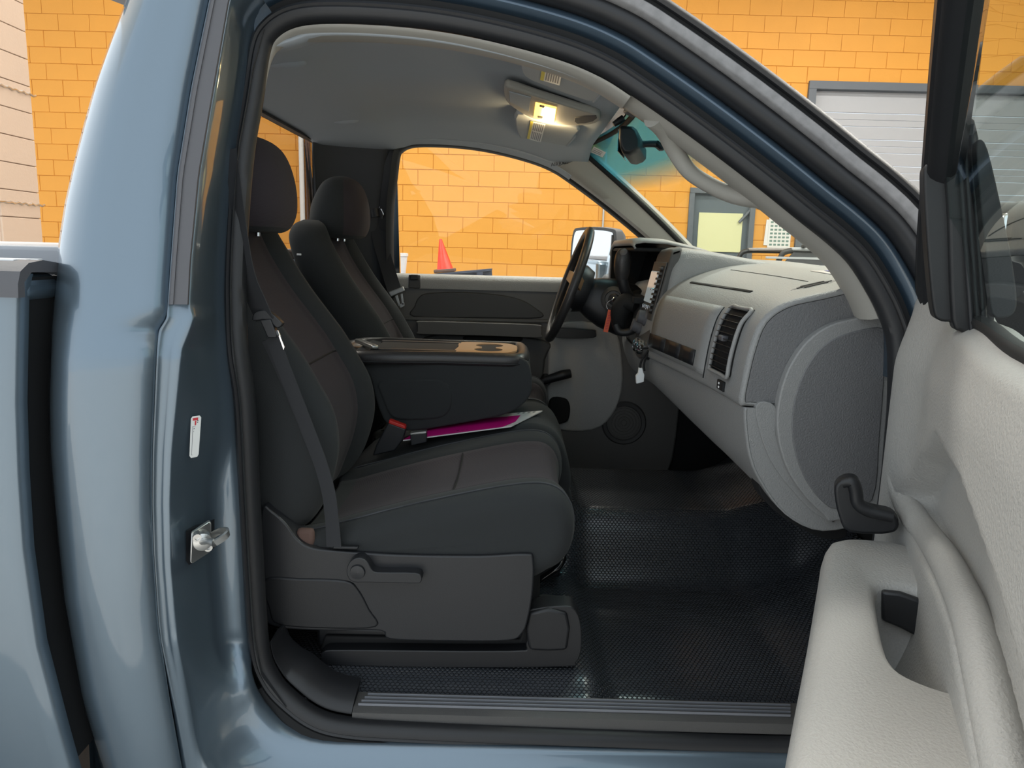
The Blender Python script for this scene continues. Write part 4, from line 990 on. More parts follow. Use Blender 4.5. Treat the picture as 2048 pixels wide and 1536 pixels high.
# ------------------------------------------------------------------ steering
wc = at(1138, 570, .40); un = Vector((.325, 0, .946)).normalized(); wn = Vector((-.946, 0, .325)).normalized(); wl = Vector((0, 1, 0))
sw_ = thing('steering_wheel', wc, 'black leather steering wheel with silver-trimmed spokes', 'steering wheel')
RW = .186; rings = []
for k in range(49):
    a = 2 * math.pi * k / 48; rd = un * math.sin(a) + wl * math.cos(a); c = wc + rd * RW
    rings.append([c + rd * (.0165 * math.cos(b)) + wn * (.0145 * math.sin(b)) for b in [2 * math.pi * q / 12 for q in range(12)]])
loft('rim', rings, 'leather', sw_, caps=False)
hub = wc - wn * .035
def disc(c, r, h0, h1): return [(0, h0), (r * .7, h0), (r, h1 * .4 + h0 * .6), (r * 1.05, h1)]
lathe('airbag_pad', hub, wn, [(.07, -.03), (.082, .0), (.078, .018), (.05, .028), (0, .03)], 'black_plastic', sw_, n=28)
for ang in (10, 170, 250, 290):
    a = math.radians(ang); rd = un * math.sin(a) + wl * math.cos(a)
    ribbon('spoke', [hub + rd * .06, hub + rd * .12 + wn * .018, wc + rd * (RW - .008)], .035, .012, (rd.cross(wn)), 'tan_plastic' if ang in (10, 170) else 'black_plastic', sw_)
# column
co = thing('steering_column', hub, 'black steering column shroud behind the wheel', 'steering column')
cdir = -wn
rings = []
for t, r1, r2 in ((0.02, .05, .055), (.05, .062, .07), (.10, .066, .085), (.17, .066, .09), (.20, .055, .08)):
    c = hub + cdir * t + Vector((0, 0, -.012)); rings.append([c + wl * (r1 * 1.0 * math.copysign(abs(math.cos(b)) ** .7, math.cos(b))) + un * (r2 * math.copysign(abs(math.sin(b)) ** .7, math.sin(b))) for b in [2 * math.pi * q / 24 for q in range(24)]])
loft('shroud', rings, 'black_plastic', co)
lc = at(1228, 599, .30)
lathe('ignition_bezel', lc + Vector((.0, .012, 0)), (-.35, -1, .1), [(0, -.05), (.042, -.05), (.042, .0), (.036, .006), (.028, .008), (.026, .004), (0, .004)], 'door_trim_dark', co, n=28)
lathe('ignition_lock', lc, (-.35, -1, .1), [(0, -.01), (.018, -.01), (.018, .006), (.014, .008), (0, .008)], 'black_plastic', co, n=20)
tube('turn_stalk', [hub + cdir * .06 + wl * .06, hub + cdir * .05 + wl * .13 + un * .02, hub + cdir * .04 + wl * .19 + un * .03], [.009, .008, .012], 'black_plastic', co)
box('column_collar', hub + cdir * .215 + Vector((0, 0, -.01)), (.06, .15, .17), 'flat_black', co, bevel=.02, rot=(0, -.33, 0))
# shift lever
sh = thing('shift_lever', at(1262, 600, .24), 'black column shift lever with silver tip beside the instrument hood', 'gear lever')
tube('lever', [at(1300, 618, .27), at(1275, 606, .26), at(1256, 590, .25), at(1247, 570, .24), at(1244, 548, .235)], [.012, .014, .016, .017, .018], 'black_plastic', sh, n=14)
tube('grip', [at(1243, 560, .235), at(1244, 545, .235), at(1245, 525, .23), at(1248, 508, .23), at(1250, 499, .23)], [.017, .024, .026, .024, .015], 'leather', sh, n=16)
lathe('lever_button', at(1248, 505, .212), (-.4, -.8, .5), [(0, -.006), (.013, -.004), (.012, .004), (.006, .008), (0, .008)], 'rubber_grey', sh, n=16)
# boot behind the column
bo = thing('column_boot', at(1255, 640, .22), 'black folded rubber boot under the column', 'boot')
tube('boot', [at(1238, 655, .24), at(1240, 625, .23), at(1252, 605, .22), at(1272, 612, .2)], [.02, .03, .03, .02], 'flat_black', bo)
tube('boot_fold', [at(1232, 650, .22), at(1240, 664, .21), at(1262, 662, .2), at(1272, 645, .19)], .012, 'rubber', bo)
# key with ring and orange fob
ky = thing('ignition_key', lc + Vector((0, -.02, 0)), 'key in the ignition with ring and orange tag', 'key')
box('key_head', lc + Vector((-.006, -.022, .002)), (.010, .03, .014), 'chrome', ky, bevel=.002, rot=(0, .8, 0))
rc = at(1223, 611, .268); rings = []
R0 = .016
ring_pts = [rc + Vector((R0 * math.cos(a), .0, R0 * math.sin(a))) for a in [2 * math.pi * k / 20 for k in range(21)]]
tube('key_ring', ring_pts, .0014, 'chrome', ky, n=6, sm=1)
f0, f1 = at(1221, 620, .262), at(1211, 664, .262)
fob = ribbon('fob', [f0, f0.lerp(f1, .5), f1], .015, .004, (1, 0, .2), 'orange_fob', ky, sm=2)
for k in range(7):
    q = f0.lerp(f1, .12 + .12 * k); box('fob_print', q + Vector((0, -.0026, 0)), (.008, .001, .0035), 'print_red', fob, bevel=0, rot=(0, -.3, 0))
# adapter cable with white plug
us = thing('charging_cable', at(1280, 750, -.05), 'white plug hanging on a black cable below the centre stack', 'cable')
tube('cable', [Vector((bx(1.225) - .008, -.03, 1.222)), at(1299, 697, -.05), at(1288, 712, -.055), at(1281, 728, -.055), at(1281, 742, -.055)], .0032, 'flat_black', us, n=8)
tube('cable', [Vector((bx(1.225) - .008, .0, 1.226)), at(1303, 694, -.045), at(1292, 715, -.05), at(1288, 730, -.05), at(1289, 742, -.05)], .0028, 'flat_black', us, n=8)
pts = [at(a, b, -.06) for a, b in ((1278, 736), (1285, 736), (1287, 745), (1289, 750), (1288, 764), (1273, 768), (1272, 752), (1277, 746))]
prism('plug', pts, (0, .014, 0), 'white', us, bevel=.002)
# sheet on the dash top
pc = dc = None
best = None
for yy in np.linspace(-.45, .1, 80):
    p = at(1668, 549, yy); e = abs(p.z - topz(p.x, yy))
    if best is None or e < best[0]: best = (e, p)
sp_ = best[1] + Vector((.03, 0, 0))
ps = thing('dash_sheet', sp_, 'white card with blue print lying on the dash under the windshield', 'card')
def dq(a, b, lift): x, y = sp_.x + a, sp_.y + b; return Vector((x, y, topz(x, y) + lift))
g = [[dq(lerp(-.06, .08, i / 4), lerp(-.06, .06, j / 4), .005) for j in range(5)] for i in range(5)]
grid('card', g, 'paper', ps, solid=.001)
g2 = lambda a0, a1, b0, b1: [[dq(lerp(a0, a1, i / 3), lerp(b0, b1, j / 3), .0066) for j in range(4)] for i in range(4)]
grid('print_block', g2(-.038, -.018, -.035, .035), 'print_blue', ps, solid=.0006); grid('print_block', g2(-.018, .05, -.035, -.02), 'print_blue', ps, solid=.0006); grid('print_block', g2(.0, .03, -.005, .02), 'print_blue', ps, solid=.0006)

# ------------------------------------------------------------------ overhead: mirror, visors, lamp, handle
rv = thing('rear_view_mirror', at(1270, 292, 0), 'black rear-view mirror on a stalk under the windshield band', 'mirror')
mc = at(1268, 293, 0); rings = []
for dy, sc in ((-.115, .75), (-.108, .93), (-.09, 1), (.09, 1), (.108, .93), (.115, .75)):
    rings.append([mc + Vector((x * sc + dy * .25, dy, z * sc)) for x, z in [(-.031, .034), (-.024, .038), (.004, .037), (.014, .030), (.026, .004), (.027, -.020), (.018, -.030), (.000, -.037), (-.016, -.035), (-.026, -.020), (-.031, .006)]])
loft('housing', rings, 'black_plastic', rv, sharp=30, bevel=.002)
prism('mirror_glass', [mc + Vector((-.030 + dy * .25 - .001, dy, z)) for dy, z in ((-.1, -.026), (-.1, .028), (.1, .028), (.1, -.026))], (-.002, 0, 0), 'mirror_glass', rv)
_t = (1.822 - 1.777) / .387; _gx = lerp(.245, .715, _t) + lerp(.085, .14, _t)
tube('stalk', [mc + Vector((.012, 0, .006)), Vector(((mc.x + _gx) / 2 + .01, 0, 1.778)), Vector((_gx - .012, 0, 1.777))], [.009, .009, .010], 'black_plastic', rv)
lathe('stalk_mount', (_gx - .004, 0, 1.777), (-.64, 0, -.77), [(.016, 0), (.016, .008), (.010, .014), (0, .014)], 'black_plastic', rv, n=16)
# transponder and sensor bits hanging by the header
tr_ = thing('toll_tag', at(1265, 218, -.2), 'small grey electronic tag at the top of the windshield', 'device')
a = at(1268, 217, -.22); box('tag_case', a, (.03, .05, .028), 'rubber_grey', tr_, bevel=.004, rot=(0, .4, .3)); box('tag_face', a + Vector((-.004, -.026, 0)), (.022, .004, .018), 'white', tr_, bevel=.001, rot=(0, .4, .3))
mi = thing('microphone', at(1238, 243, -.05), 'small black microphone with wire at the windshield header', 'microphone')
tube('body', [at(1227, 249, -.05), at(1238, 242, -.05), at(1247, 236, -.05)], [.007, .009, .009], 'black_plastic', mi)
tube('wire', [at(1247, 236, -.05), at(1252, 228, -.06), at(1250, 222, -.08), at(1258, 220, -.1)], .002, 'black_plastic', mi, n=6)
def under(px, zoff=0):   # pixel -> point on the plane of visors and console just under the headliner
    d_ = ray(*px); k = -.17; z0 = 1.878 + zoff + .03 * .17      # z = z0 + k * x
    t = (z0 + k * CAM[0] - CAM[2]) / (d_[2] - k * d_[0]); return Vector(CAM + d_ * t)
def hl(px):              # pixel -> point on the headliner
    best = None
    for z in np.linspace(1.80, 1.92, 121):
        p = atz(*px, z)
        if abs(p.y) < .7 and -.7 < p.x < .34 and (best is None or abs(z - zhead(p.x, p.y)) < best[0]): best = (abs(z - zhead(p.x, p.y)), p)
    return best[1]
def ovpoly(name, px, zoff, th, m, parent, bevel=.004, sm=3):
    P = [Vector(p) for p in cr([under(q, zoff) for q in px], sm, closed=True)]
    return prism(name, P, (0, 0, th), m, parent, bevel=bevel)
for nm, px, lb, stk in (('p', [(1046, 110), (1043, 140), (1056, 158), (1100, 176), (1150, 194), (1188, 203), (1207, 182), (1214, 164), (1150, 130), (1090, 105)], 'grey passenger sun visor with yellow and white warning label', [(1087, 122), (1128, 128), (1119, 171), (1080, 160)]),
                       ('d', [(1033, 228), (1034, 262), (1046, 281), (1080, 295), (1110, 303), (1128, 299), (1150, 272), (1156, 258), (1090, 246)], 'grey driver sun visor with warning label below the overhead lamp', [(1061, 243), (1091, 249), (1081, 286), (1054, 277)])):
    c = under(px[2], -.016)
    vz = thing('sun_visor', c, lb, 'sun visor', 'folded sun visors')
    ovpoly('visor_panel', px, -.018, .016, 'visor', vz, bevel=.006)
    lbz = ovpoly('warning_label', stk, -.0205, .001, 'white_vinyl', vz, bevel=0, sm=1)
    A, B, C_, D_ = stk
    q = lambda u, v_: (lerp(lerp(A[0], B[0], u), lerp(D_[0], C_[0], u), v_), lerp(lerp(A[1], B[1], u), lerp(D_[1], C_[1], u), v_))
    ovpoly('label_band', [q(0, 0), q(.18, 0), q(.18, 1), q(0, 1)], -.0213, .0008, 'print_yellow', lbz, bevel=0, sm=1)
    for k in range(6):
        for v0, v1 in ((.06, .46), (.54, .94)):
            ovpoly('label_text', [q(.25 + .12 * k, v0), q(.31 + .12 * k, v0), q(.31 + .12 * k, v1), q(.25 + .12 * k, v1)], -.0213, .0008, 'print_grey', lbz, bevel=0, sm=1)
    e0, e1 = (px[5], px[6]) if nm == 'p' else (px[5], px[6])
    tube('visor_rod', [under(e0, -.016), under(((e0[0] + e1[0]) / 2, (e0[1] + e1[1]) / 2), -.016), under(e1, -.012)], .004, 'headliner', vz, n=8, sm=2)
oc = thing('overhead_console', under((1100, 225)), 'grey overhead console with lit amber dome lamp', 'overhead lamp')
ovpoly('console_body', [(1009, 176), (1028, 178), (1070, 192), (1120, 208), (1165, 222), (1199, 233), (1192, 247), (1155, 252), (1110, 248), (1070, 240), (1035, 222), (1012, 203)], -.022, .020, 'trim_beige', oc, bevel=.006)
ovpoly('storage_lid', [(1018, 184), (1062, 196), (1058, 224), (1020, 204)], -.0245, .003, 'headliner', oc, bevel=.001, sm=1)
ovpoly('sunglass_recess', [(1150, 236), (1192, 232), (1186, 243), (1155, 248)], -.0240, .003, 'trim_dark', oc, bevel=.001, sm=2)
ln = ovpoly('dome_lens', [(1071, 208), (1113, 218), (1109, 246), (1067, 236)], -.027, .006, 'dome_lens', oc, bevel=.002, sm=1)
ovpoly('bulb', [(1088, 216), (1104, 220), (1102, 232), (1086, 228)], -.0285, .002, 'dome_bulb', ln, bevel=0, sm=2)
for qx, qy in ((1084, 213), (1080, 235)): ovpoly('lens_clip', [(qx - 5, qy - 2), (qx + 5, qy), (qx + 5, qy + 3), (qx - 5, qy + 1)], -.029, .002, 'trim_dark', ln, bevel=0, sm=1)
dl = bpy.data.lights.new('dome_lamp_light', 'POINT'); dl.energy = .8; dl.color = (1, .75, .4); dl.shadow_soft_size = .02
dlo = bpy.data.objects.new('dome_lamp_light', dl); COL.objects.link(dlo); dlo.location = under((1092, 228)) + Vector((0, 0, -.05))
# coat hooks / recesses at the rear of the headliner
for px, lb in (((690, 239), 'grey moulded coat hook on the far rear headliner'), ((572, 124), 'grey moulded coat hook on the near rear headliner')):
    c = hl(px); hk = thing('coat_hook', c, lb, 'coat hook', 'headliner coat hooks')
    rings = []
    for t, r_ in ((-.05, .004), (-.046, .010), (-.03, .015), (0, .018), (.03, .014), (.042, .008), (.045, .003)):
        rings.append([c + Vector((t, math.cos(b) * r_ * 1.2, math.sin(b) * r_ * .8)) for b in [2 * math.pi * k / 14 for k in range(14)]])
    loft('hook_body', rings, 'headliner', hk)
    box('hook_slot', c + Vector((-.04, -.012, -.008)), (.018, .004, .004), 'trim_dark', hk, bevel=.001)
# grab handle on the near A-pillar
gh = thing('grab_handle', at(1400, 340, -.66), 'beige grab handle on the near windshield pillar', 'handle')
tube('grip', [at(1308, 232, -.70), at(1334, 258, -.675), at(1350, 300, -.655), at(1378, 342, -.65), at(1418, 369, -.65), at(1458, 387, -.655), at(1492, 394, -.665), at(1520, 396, -.68), at(1550, 408, -.70)], [.022, .022, .0165, .015, .015, .016, .018, .02, .022], 'trim_beige', gh, n=16)
# lettering on the far pillar trim and label on the windshield
def surf(px, skip=()):   # first surface of the cab met along a pixel ray, with its normal
    bpy.context.view_layer.update(); dg = bpy.context.evaluated_depsgraph_get(); o_ = Vector(CAM); d_ = Vector(ray(*px)).normalized()
    for _ in range(12):
        ok, loc, nor, _i, ob, _m = SC.ray_cast(dg, o_, d_)
        if not ok: return None
        if ob.name.split('.')[0] not in skip: return loc, (nor if nor.dot(d_) < 0 else -nor)
        o_ = loc + d_ * .002
h_ = surf((1119, 328), ('windshield', 'window_glass'))
if h_:
    nx = Vector((1, 0, .14)); nx = (nx - h_[1] * nx.dot(h_[1])).normalized(); ny = h_[1].cross(nx)
    text_obj('airbag_lettering', 'AIRBAG', .018, h_[0] + h_[1] * .004, nx, ny, 'print_black', truck)
def onws(px):            # point on the windshield's inner side
    best = None
    for yy in np.linspace(.25, .62, 150):
        p = at(*px, yy); t = (1.822 - p.z) / .387; hw = lerp(.60, .70, t); x = lerp(.245, .715, t) + lerp(.085, .14, t) * (1 - min((yy / hw) ** 2, 1))
        if best is None or abs(p.x - x) < best[0]: best = (abs(p.x - x), p)
    return best[1] + Vector((-.004, -.002, -.003))
wl_ = [onws(q) for q in ((1190, 291), (1214, 303), (1207, 313), (1183, 303))]
wlb = prism('windshield_label', wl_, (.001, .001, 0), 'white_vinyl', None); tag(wlb, 'small white label on the far upper windshield corner', 'label')
for k in range(3):
    p = wl_[0].lerp(wl_[3], .25 + .25 * k); q_ = wl_[1].lerp(wl_[2], .25 + .25 * k)
    tube('label_line', [p.lerp(q_, .15) + Vector((-.001, -.002, 0)), p.lerp(q_, .5) + Vector((-.001, -.002, 0)), p.lerp(q_, .8) + Vector((-.001, -.002, 0))], .0008, 'print_grey', wlb, n=5, sm=1)
# ------------------------------------------------------------------ seats
US = [-1.0, -.985, -.95, -.89, -.82, -.74, -.66, -.615, -.595, -.575, -.53, -.42, -.28, -.14, 0, .14, .28, .42, .53, .575, .595, .615, .66, .74, .82, .89, .95, .985, 1.0]
BACK = [(.895, -.455, .215, .09), (.905, -.425, .235, .13), (.93, -.398, .248, .16), (.97, -.374, .252, .18), (1.03, -.354, .254, .19), (1.09, -.346, .254, .195), (1.154, -.357, .252, .19), (1.21, -.386, .25, .185), (1.268, -.420, .247, .18), (1.32, -.458, .244, .172), (1.37, -.495, .240, .165), (1.419, -.527, .236, .155), (1.465, -.553, .232, .145), (1.505, -.575, .224, .132), (1.532, -.588, .212, .115), (1.550, -.602, .195, .09), (1.562, -.622, .165, .05)]
def smooth_tab(tab, n):
    return [tuple(p) for p in cr(tab, n)]
def split_grid(nm_a, nm_b, rows, isb, ma, mb, parent, closed=True, caps=()):
    """grid whose faces go to two objects sharing their border"""
    n = len(rows[0]); V = [p for r in rows for p in r]; A = []; B = []
    for i in range(len(rows) - 1):
        for j in range(n if closed else n - 1):
            k = (j + 1) % n; f = (i * n + j, i * n + k, (i + 1) * n + k, (i + 1) * n + j); (B if isb(i, j) else A).append(f)
    if 0 in caps: A.append(tuple(range(n)))
    if 1 in caps: A.append(tuple(range((len(rows) - 1) * n, len(rows) * n)))
    def mk(nm, Fs, m):
        used = sorted({v for f in Fs for v in f}); mp_ = {v: i for i, v in enumerate(used)}
        return mesh(nm, [V[v] for v in used], [[mp_[v] for v in f] for f in Fs], m, parent, sharp=180)
    return mk(nm_a, A, ma), mk(nm_b, B, mb)
def seat(name, label, yc, dx, dz, out, parts_outer):
    e = thing(name, (-.15 + dx, yc, .60 + (.0)), label, 'seat', 'front bucket seats')
    T = lambda x, y, z: Vector((x + dx, yc + y, z + dz))
    rows = []; bt = smooth_tab(BACK, 3); nst = len(bt)
    for i, (z, xf, wd, th) in enumerate(bt):
        t = i / (nst - 1); b = .036 * sstep(0, .2, t) * sstep(1, .72, t) + .006; r_ = []
        for u in US:
            a = abs(u); rec = b * (1 - sstep(.50, .80, a)); edge = 1 - math.sqrt(max(0, 1 - max(0, (a - .74) / .26) ** 2)); seam = .005 * math.exp(-((a - .595) / .014) ** 2)
            x = xf - rec - seam - edge * th * .48; r_.append(T(x, u * wd, z))
        for u in US[::-1][1:-1]:
            a = abs(u); edge = 1 - math.sqrt(max(0, 1 - max(0, (a - .74) / .26) ** 2)); r_.append(T(xf - th + edge * th * .48, u * wd, z + .0))
        rows.append(r_)
    # close the top
    z, xf, wd, th = BACK[-1]
    lo, hi = 8, len(US) - 10
    split_grid('backrest', 'back_insert', rows, lambda i, j: lo <= j < hi + 1 and i > 2, 'fabric', 'fabric_insert', e, caps=(0, 1))
    # cross seam of the insert
    bi = min(range(nst), key=lambda k: abs(bt[k][0] - 1.235))
    tube('insert_seam', [rows[bi][j] + Vector((-.001, 0, 0)) for j in range(9, 20)], .0025, 'flat_black', e, n=6, sm=2)
    # cushion: closed side outline, rounded towards both flanks
    top = [(-.44, .895), (-.391, .911), (-.307, .938), (-.204, .968), (-.122, .989), (-.019, 1.013), (.042, 1.022), (.085, 1.019), (.113, 1.000), (.130, .968), (.135, .930), (.129, .893), (.112, .860), (.085, .842)]
    bot = [(.04, .820), (-.08, .808), (-.20, .805), (-.32, .81), (-.42, .83)]
    OL = cr(top + bot, 3, closed=True); nO = len(OL); ntop = len(top) * 3
    NO = []
    for i in range(nO):
        t = OL[(i + 1) % nO] - OL[i - 1]; nn = np.array([t[1], -t[0]]); nn /= np.linalg.norm(nn) + 1e-9; NO.append(nn)
    cO = np.mean(OL, axis=0)
    if NO[5] @ (cO - OL[5]) < 0: NO = [-q for q in NO]
    rows = []; yl = [(-.262, .048), (-.262, .038), (-.259, .026), (-.253, .016), (-.243, .006), (-.225, .0), (-.20, .0), (-.175, .004), (-.163, .008), (-.158, .013), (-.153, .010), (-.135, .014), (-.09, .018), (-.04, .019), (0, .019)]
    yl = yl + [(-y, q) for y, q in yl[-2::-1]]
    for y, q in yl:
        r_ = []
        for i in range(nO):
            top_w = 1.0
            lim = .42 * float(np.interp(OL[i][0], [-.44, -.39, -.2, 0], [.05, .09, .16, .2])); p = OL[i] + NO[i] * min(q, lim) * (1 if (i < ntop or abs(y) > .2) else .2); r_.append(T(p[0], y, p[1]))
        rows.append(r_)
    ia = 9; ib = len(yl) - 1 - 9
    split_grid('cushion', 'cushion_insert', rows, lambda i, j: ia <= i < ib and 3 <= j < 27, 'fabric', 'fabric_insert', e, caps=(0, 1))
    k = min(range(ntop), key=lambda q: abs(OL[q][0] + .135) + (10 if q > 22 else 0))
    tube('cushion_seam', [rows[i][k] + Vector((0, 0, .0005)) for i in range(ia, ib + 1, 2)], .0022, 'flat_black', e, n=6, sm=2)
    for s in (ia - 4, ib + 4):
        tube('piping', [rows[s][q] + Vector((0, 0, .0012)) for q in range(2, 30, 3)], .0018, 'trim_dark', e, n=6, sm=3)
    # headrest
    HR = [(1.508, -0.588, 0.095, 0.062, 0.088), (1.518, -0.588, 0.118, 0.08, 0.1), (1.544, -0.586, 0.136, 0.09, 0.125), (1.576, -0.584, 0.144, 0.091, 0.134), (1.616, -0.582, 0.142, 0.086, 0.134), (1.656, -0.578, 0.13, 0.072, 0.124), (1.684, -0.576, 0.112, 0.056, 0.106), (1.7, -0.574, 0.08, 0.037, 0.075), (1.707, -0.574, 0.045, 0.018, 0.04)]
    rr = []
    for z, xc, wd, hd, _ in cr(HR, 3):
        rr.append([T(xc + hd * math.copysign(abs(math.cos(a)) ** .85, math.cos(a)), wd * math.copysign(abs(math.sin(a)) ** .75, math.sin(a)), z) for a in [2 * math.pi * k / 32 for k in range(32)]])
    n_ = 32
    split_grid('headrest', 'headrest_face', rr, lambda i, j: (j < 6 or j >= 26) and 2 < i < 22, 'fabric', 'fabric_insert', e, caps=(0, 1))
    for s in (-.05, .05): tube('headrest_post', [T(-.585, s, 1.50), T(-.583, s, 1.53), T(-.58, s, 1.56)], .006, 'chrome', e, n=8, sm=1)
    # base: rails and frame
    for s in (-.19, .19):
        box('seat_rail', T(-.13, s, .665 - dz), (.54, .04, .05), 'black_plastic', e, bevel=.008)
    box('seat_frame', T(-.16, 0, .775), (.46, .42, .17), 'flat_black', e, bevel=.02)
    return e, T
# --- passenger seat
ps_, TP = seat('bucket_seat', 'dark grey fabric passenger seat nearest the open door', -.44, 0, 0, -1, True)
dsq, TD = seat('bucket_seat', 'dark grey fabric driver seat behind the centre console', .43, .0, .0, 1, True)
def yp(name, px, y, dep, m, parent, bevel=.006, sm=4, seg=3):
    P = [Vector(p) for p in cr([at(a, b, y) for a, b in px], sm, closed=True)] if sm > 1 else [at(a, b, y) for a, b in px]
    return prism(name, P, (0, dep, 0), m, parent, bevel=bevel, seg=seg)
yp('side_valance', [(524, 1018), (545, 1024), (572, 1048), (596, 1080), (625, 1096), (680, 1102), (800, 1110), (960, 1112), (1052, 1108), (1067, 1120), (1066, 1180), (1056, 1240), (1044, 1268), (1016, 1282), (900, 1283), (780, 1279), (760, 1262), (650, 1262), (550, 1254), (528, 1225), (520, 1120)], -.712, .07, 'charcoal_plastic', ps_, bevel=.011)
yp('valance_cover', [(528, 1160), (600, 1158), (690, 1162), (716, 1180), (738, 1220), (752, 1255), (650, 1258), (556, 1250), (538, 1220)], -.716, .03, 'black_plastic', ps_, bevel=.004)
rl = yp('recline_lever', [(694, 1150), (695, 1132), (706, 1119), (722, 1116), (736, 1126), (746, 1142), (765, 1145), (830, 1146), (843, 1154), (841, 1165), (828, 1167), (740, 1165), (706, 1164)], -.738, .03, 'charcoal_plastic', ps_, bevel=.007, sm=3)
lathe('lever_hub', at(716, 1142, -.735), (0, -1, 0), [(.016, 0), (.014, .008), (.0, .010)], 'charcoal_plastic', rl, n=20)
yp('rail_cover', [(642, 1316), (648, 1303), (700, 1300), (1020, 1302), (1052, 1290), (1058, 1230), (1066, 1218), (1130, 1212), (1152, 1222), (1162, 1250), (1163, 1300), (1152, 1326), (1130, 1334), (900, 1336), (700, 1332), (646, 1328)], -.690, .05, 'black_plastic', ps_, bevel=.014, sm=3)
yp('rail_cap', [(1058, 1226), (1134, 1226), (1136, 1290), (1126, 1302), (1068, 1302), (1056, 1290)], -.697, .02, 'black_plastic', ps_, bevel=.006, sm=2)
yp('rail_upper', [(640, 1300), (650, 1272), (1040, 1280), (1060, 1215), (1090, 1208), (1120, 1212), (1120, 1300)], -.66, .05, 'flat_black', ps_, bevel=.004, sm=1)
tube('adjust_bar', [at(1068, 1168, -.58), at(1095, 1150, -.58), at(1116, 1134, -.58), at(1126, 1116, -.56), at(1124, 1100, -.5)], .008, 'black_gloss', ps_, n=10)
tube('adjust_bar', [at(1124, 1100, -.5), Vector((.11, -.44, .84)), Vector((.11, -.34, .845))], .008, 'black_gloss', ps_, n=10)
bk = at(612, 1075, -.69); box('hinge_cover', bk, (.035, .02, .04), 'cone_base', ps_, bevel=.008)
# --- centre seat: folded backrest as console, cushion below
cs = thing('centre_console', (-.18, 0, .60), 'fold-down centre armrest console with cup holders between the seats', 'console')
cu_px = [(1132, 935), (1133, 900), (1124, 860), (1106, 828), (1080, 814), (1050, 812), (1000, 822), (900, 846), (800, 872), (730, 895), (720, 960), (1100, 980)]
prism('cushion', [Vector(p) for p in cr([at(a, b + 12, .0) + Vector((0, -.172, 0)) for a, b in cu_px], 3, closed=True)], (0, .35, 0), 'fabric', cs, bevel=.035, seg=4)
bod = [(700, 706), (760, 712), (1000, 716), (1046, 718), (1061, 740), (1063, 780), (1050, 805), (1018, 826), (960, 840), (880, 854), (820, 862), (775, 850), (752, 800), (738, 750)]
Pb = [Vector(p) for p in cr([at(a, b, -.145) for a, b in bod], 3, closed=True)]
prism('armrest_body', Pb, (0, .29, 0), 'fabric', cs, bevel=.028, seg=4)
cb = ypan = prism('side_bulge', [Vector(p) for p in cr([at(a, b, -.150) for a, b in ((756, 764), (800, 760), (870, 758), (898, 772), (904, 800), (896, 826), (870, 838), (800, 840), (778, 828), (764, 796))], 3, closed=True)], (0, .02, 0), 'fabric', cs, bevel=.006)
zt = Pb[6].z
zl = max(p.z for p in Pb) + .002
def pz(px, z): return atz(*px, z)
lidpx = [(700, 724), (780, 726), (900, 728), (1000, 728), (1036, 724), (1056, 716), (1052, 706), (1030, 698), (980, 692), (900, 690), (800, 692), (725, 695)]
L0 = [Vector((p.x, p.y, zl - .012)) for p in [Vector(q) for q in cr([pz(a, zl) for a in lidpx], 3, closed=True)]]
def inset(Ps, d, z):
    n = len(Ps); c = sum(Ps, Vector()) / n; out = []
    for i in range(n):
        t = (Ps[(i + 1) % n] - Ps[i - 1]); nn = Vector((-t.y, t.x, 0)).normalized()
        if nn.dot(c - Ps[i]) < 0: nn = -nn
        q = Ps[i] + nn * d; out.append(Vector((q.x, q.y, z)))
    return out
xs_ = [p.x for p in L0]; ys_ = [p.y for p in L0]
x0, x1 = -.46, max(xs_)
W2 = .150
lid_ol = [(x0, -W2), (-.2, -W2), (-.05, -W2), (x1 - .035, -W2 + .002), (x1 - .004, -.115), (x1 + .004, 0), (x1 - .004, .115), (x1 - .035, W2 - .002), (-.05, W2), (-.2, W2), (x0, W2)]
LP = [Vector((p[0], p[1], 0)) for p in cr(lid_ol, 3, closed=True)]
hole_ = [Vector((p.x, p.y, 0)) for p in inset(LP, .034, 0)]
lr = lambda P, d, z: inset(P, d, z)
rings = [lr(LP, .004, zl - .03), lr(LP, 0, zl - .022), lr(LP, -.002, zl - .012), lr(LP, .002, zl - .003), lr(LP, .010, zl + .004), lr(LP, .020, zl + .005), lr(LP, .028, zl), lr(LP, .032, zl - .008)]
lid = loft('lid', rings, 'leather', cs, sharp=180)
tube('lid_piping', [p for p in lr(LP, -.0015, zl - .023)] , .0016, 'rubber', cs, n=6, sm=1)
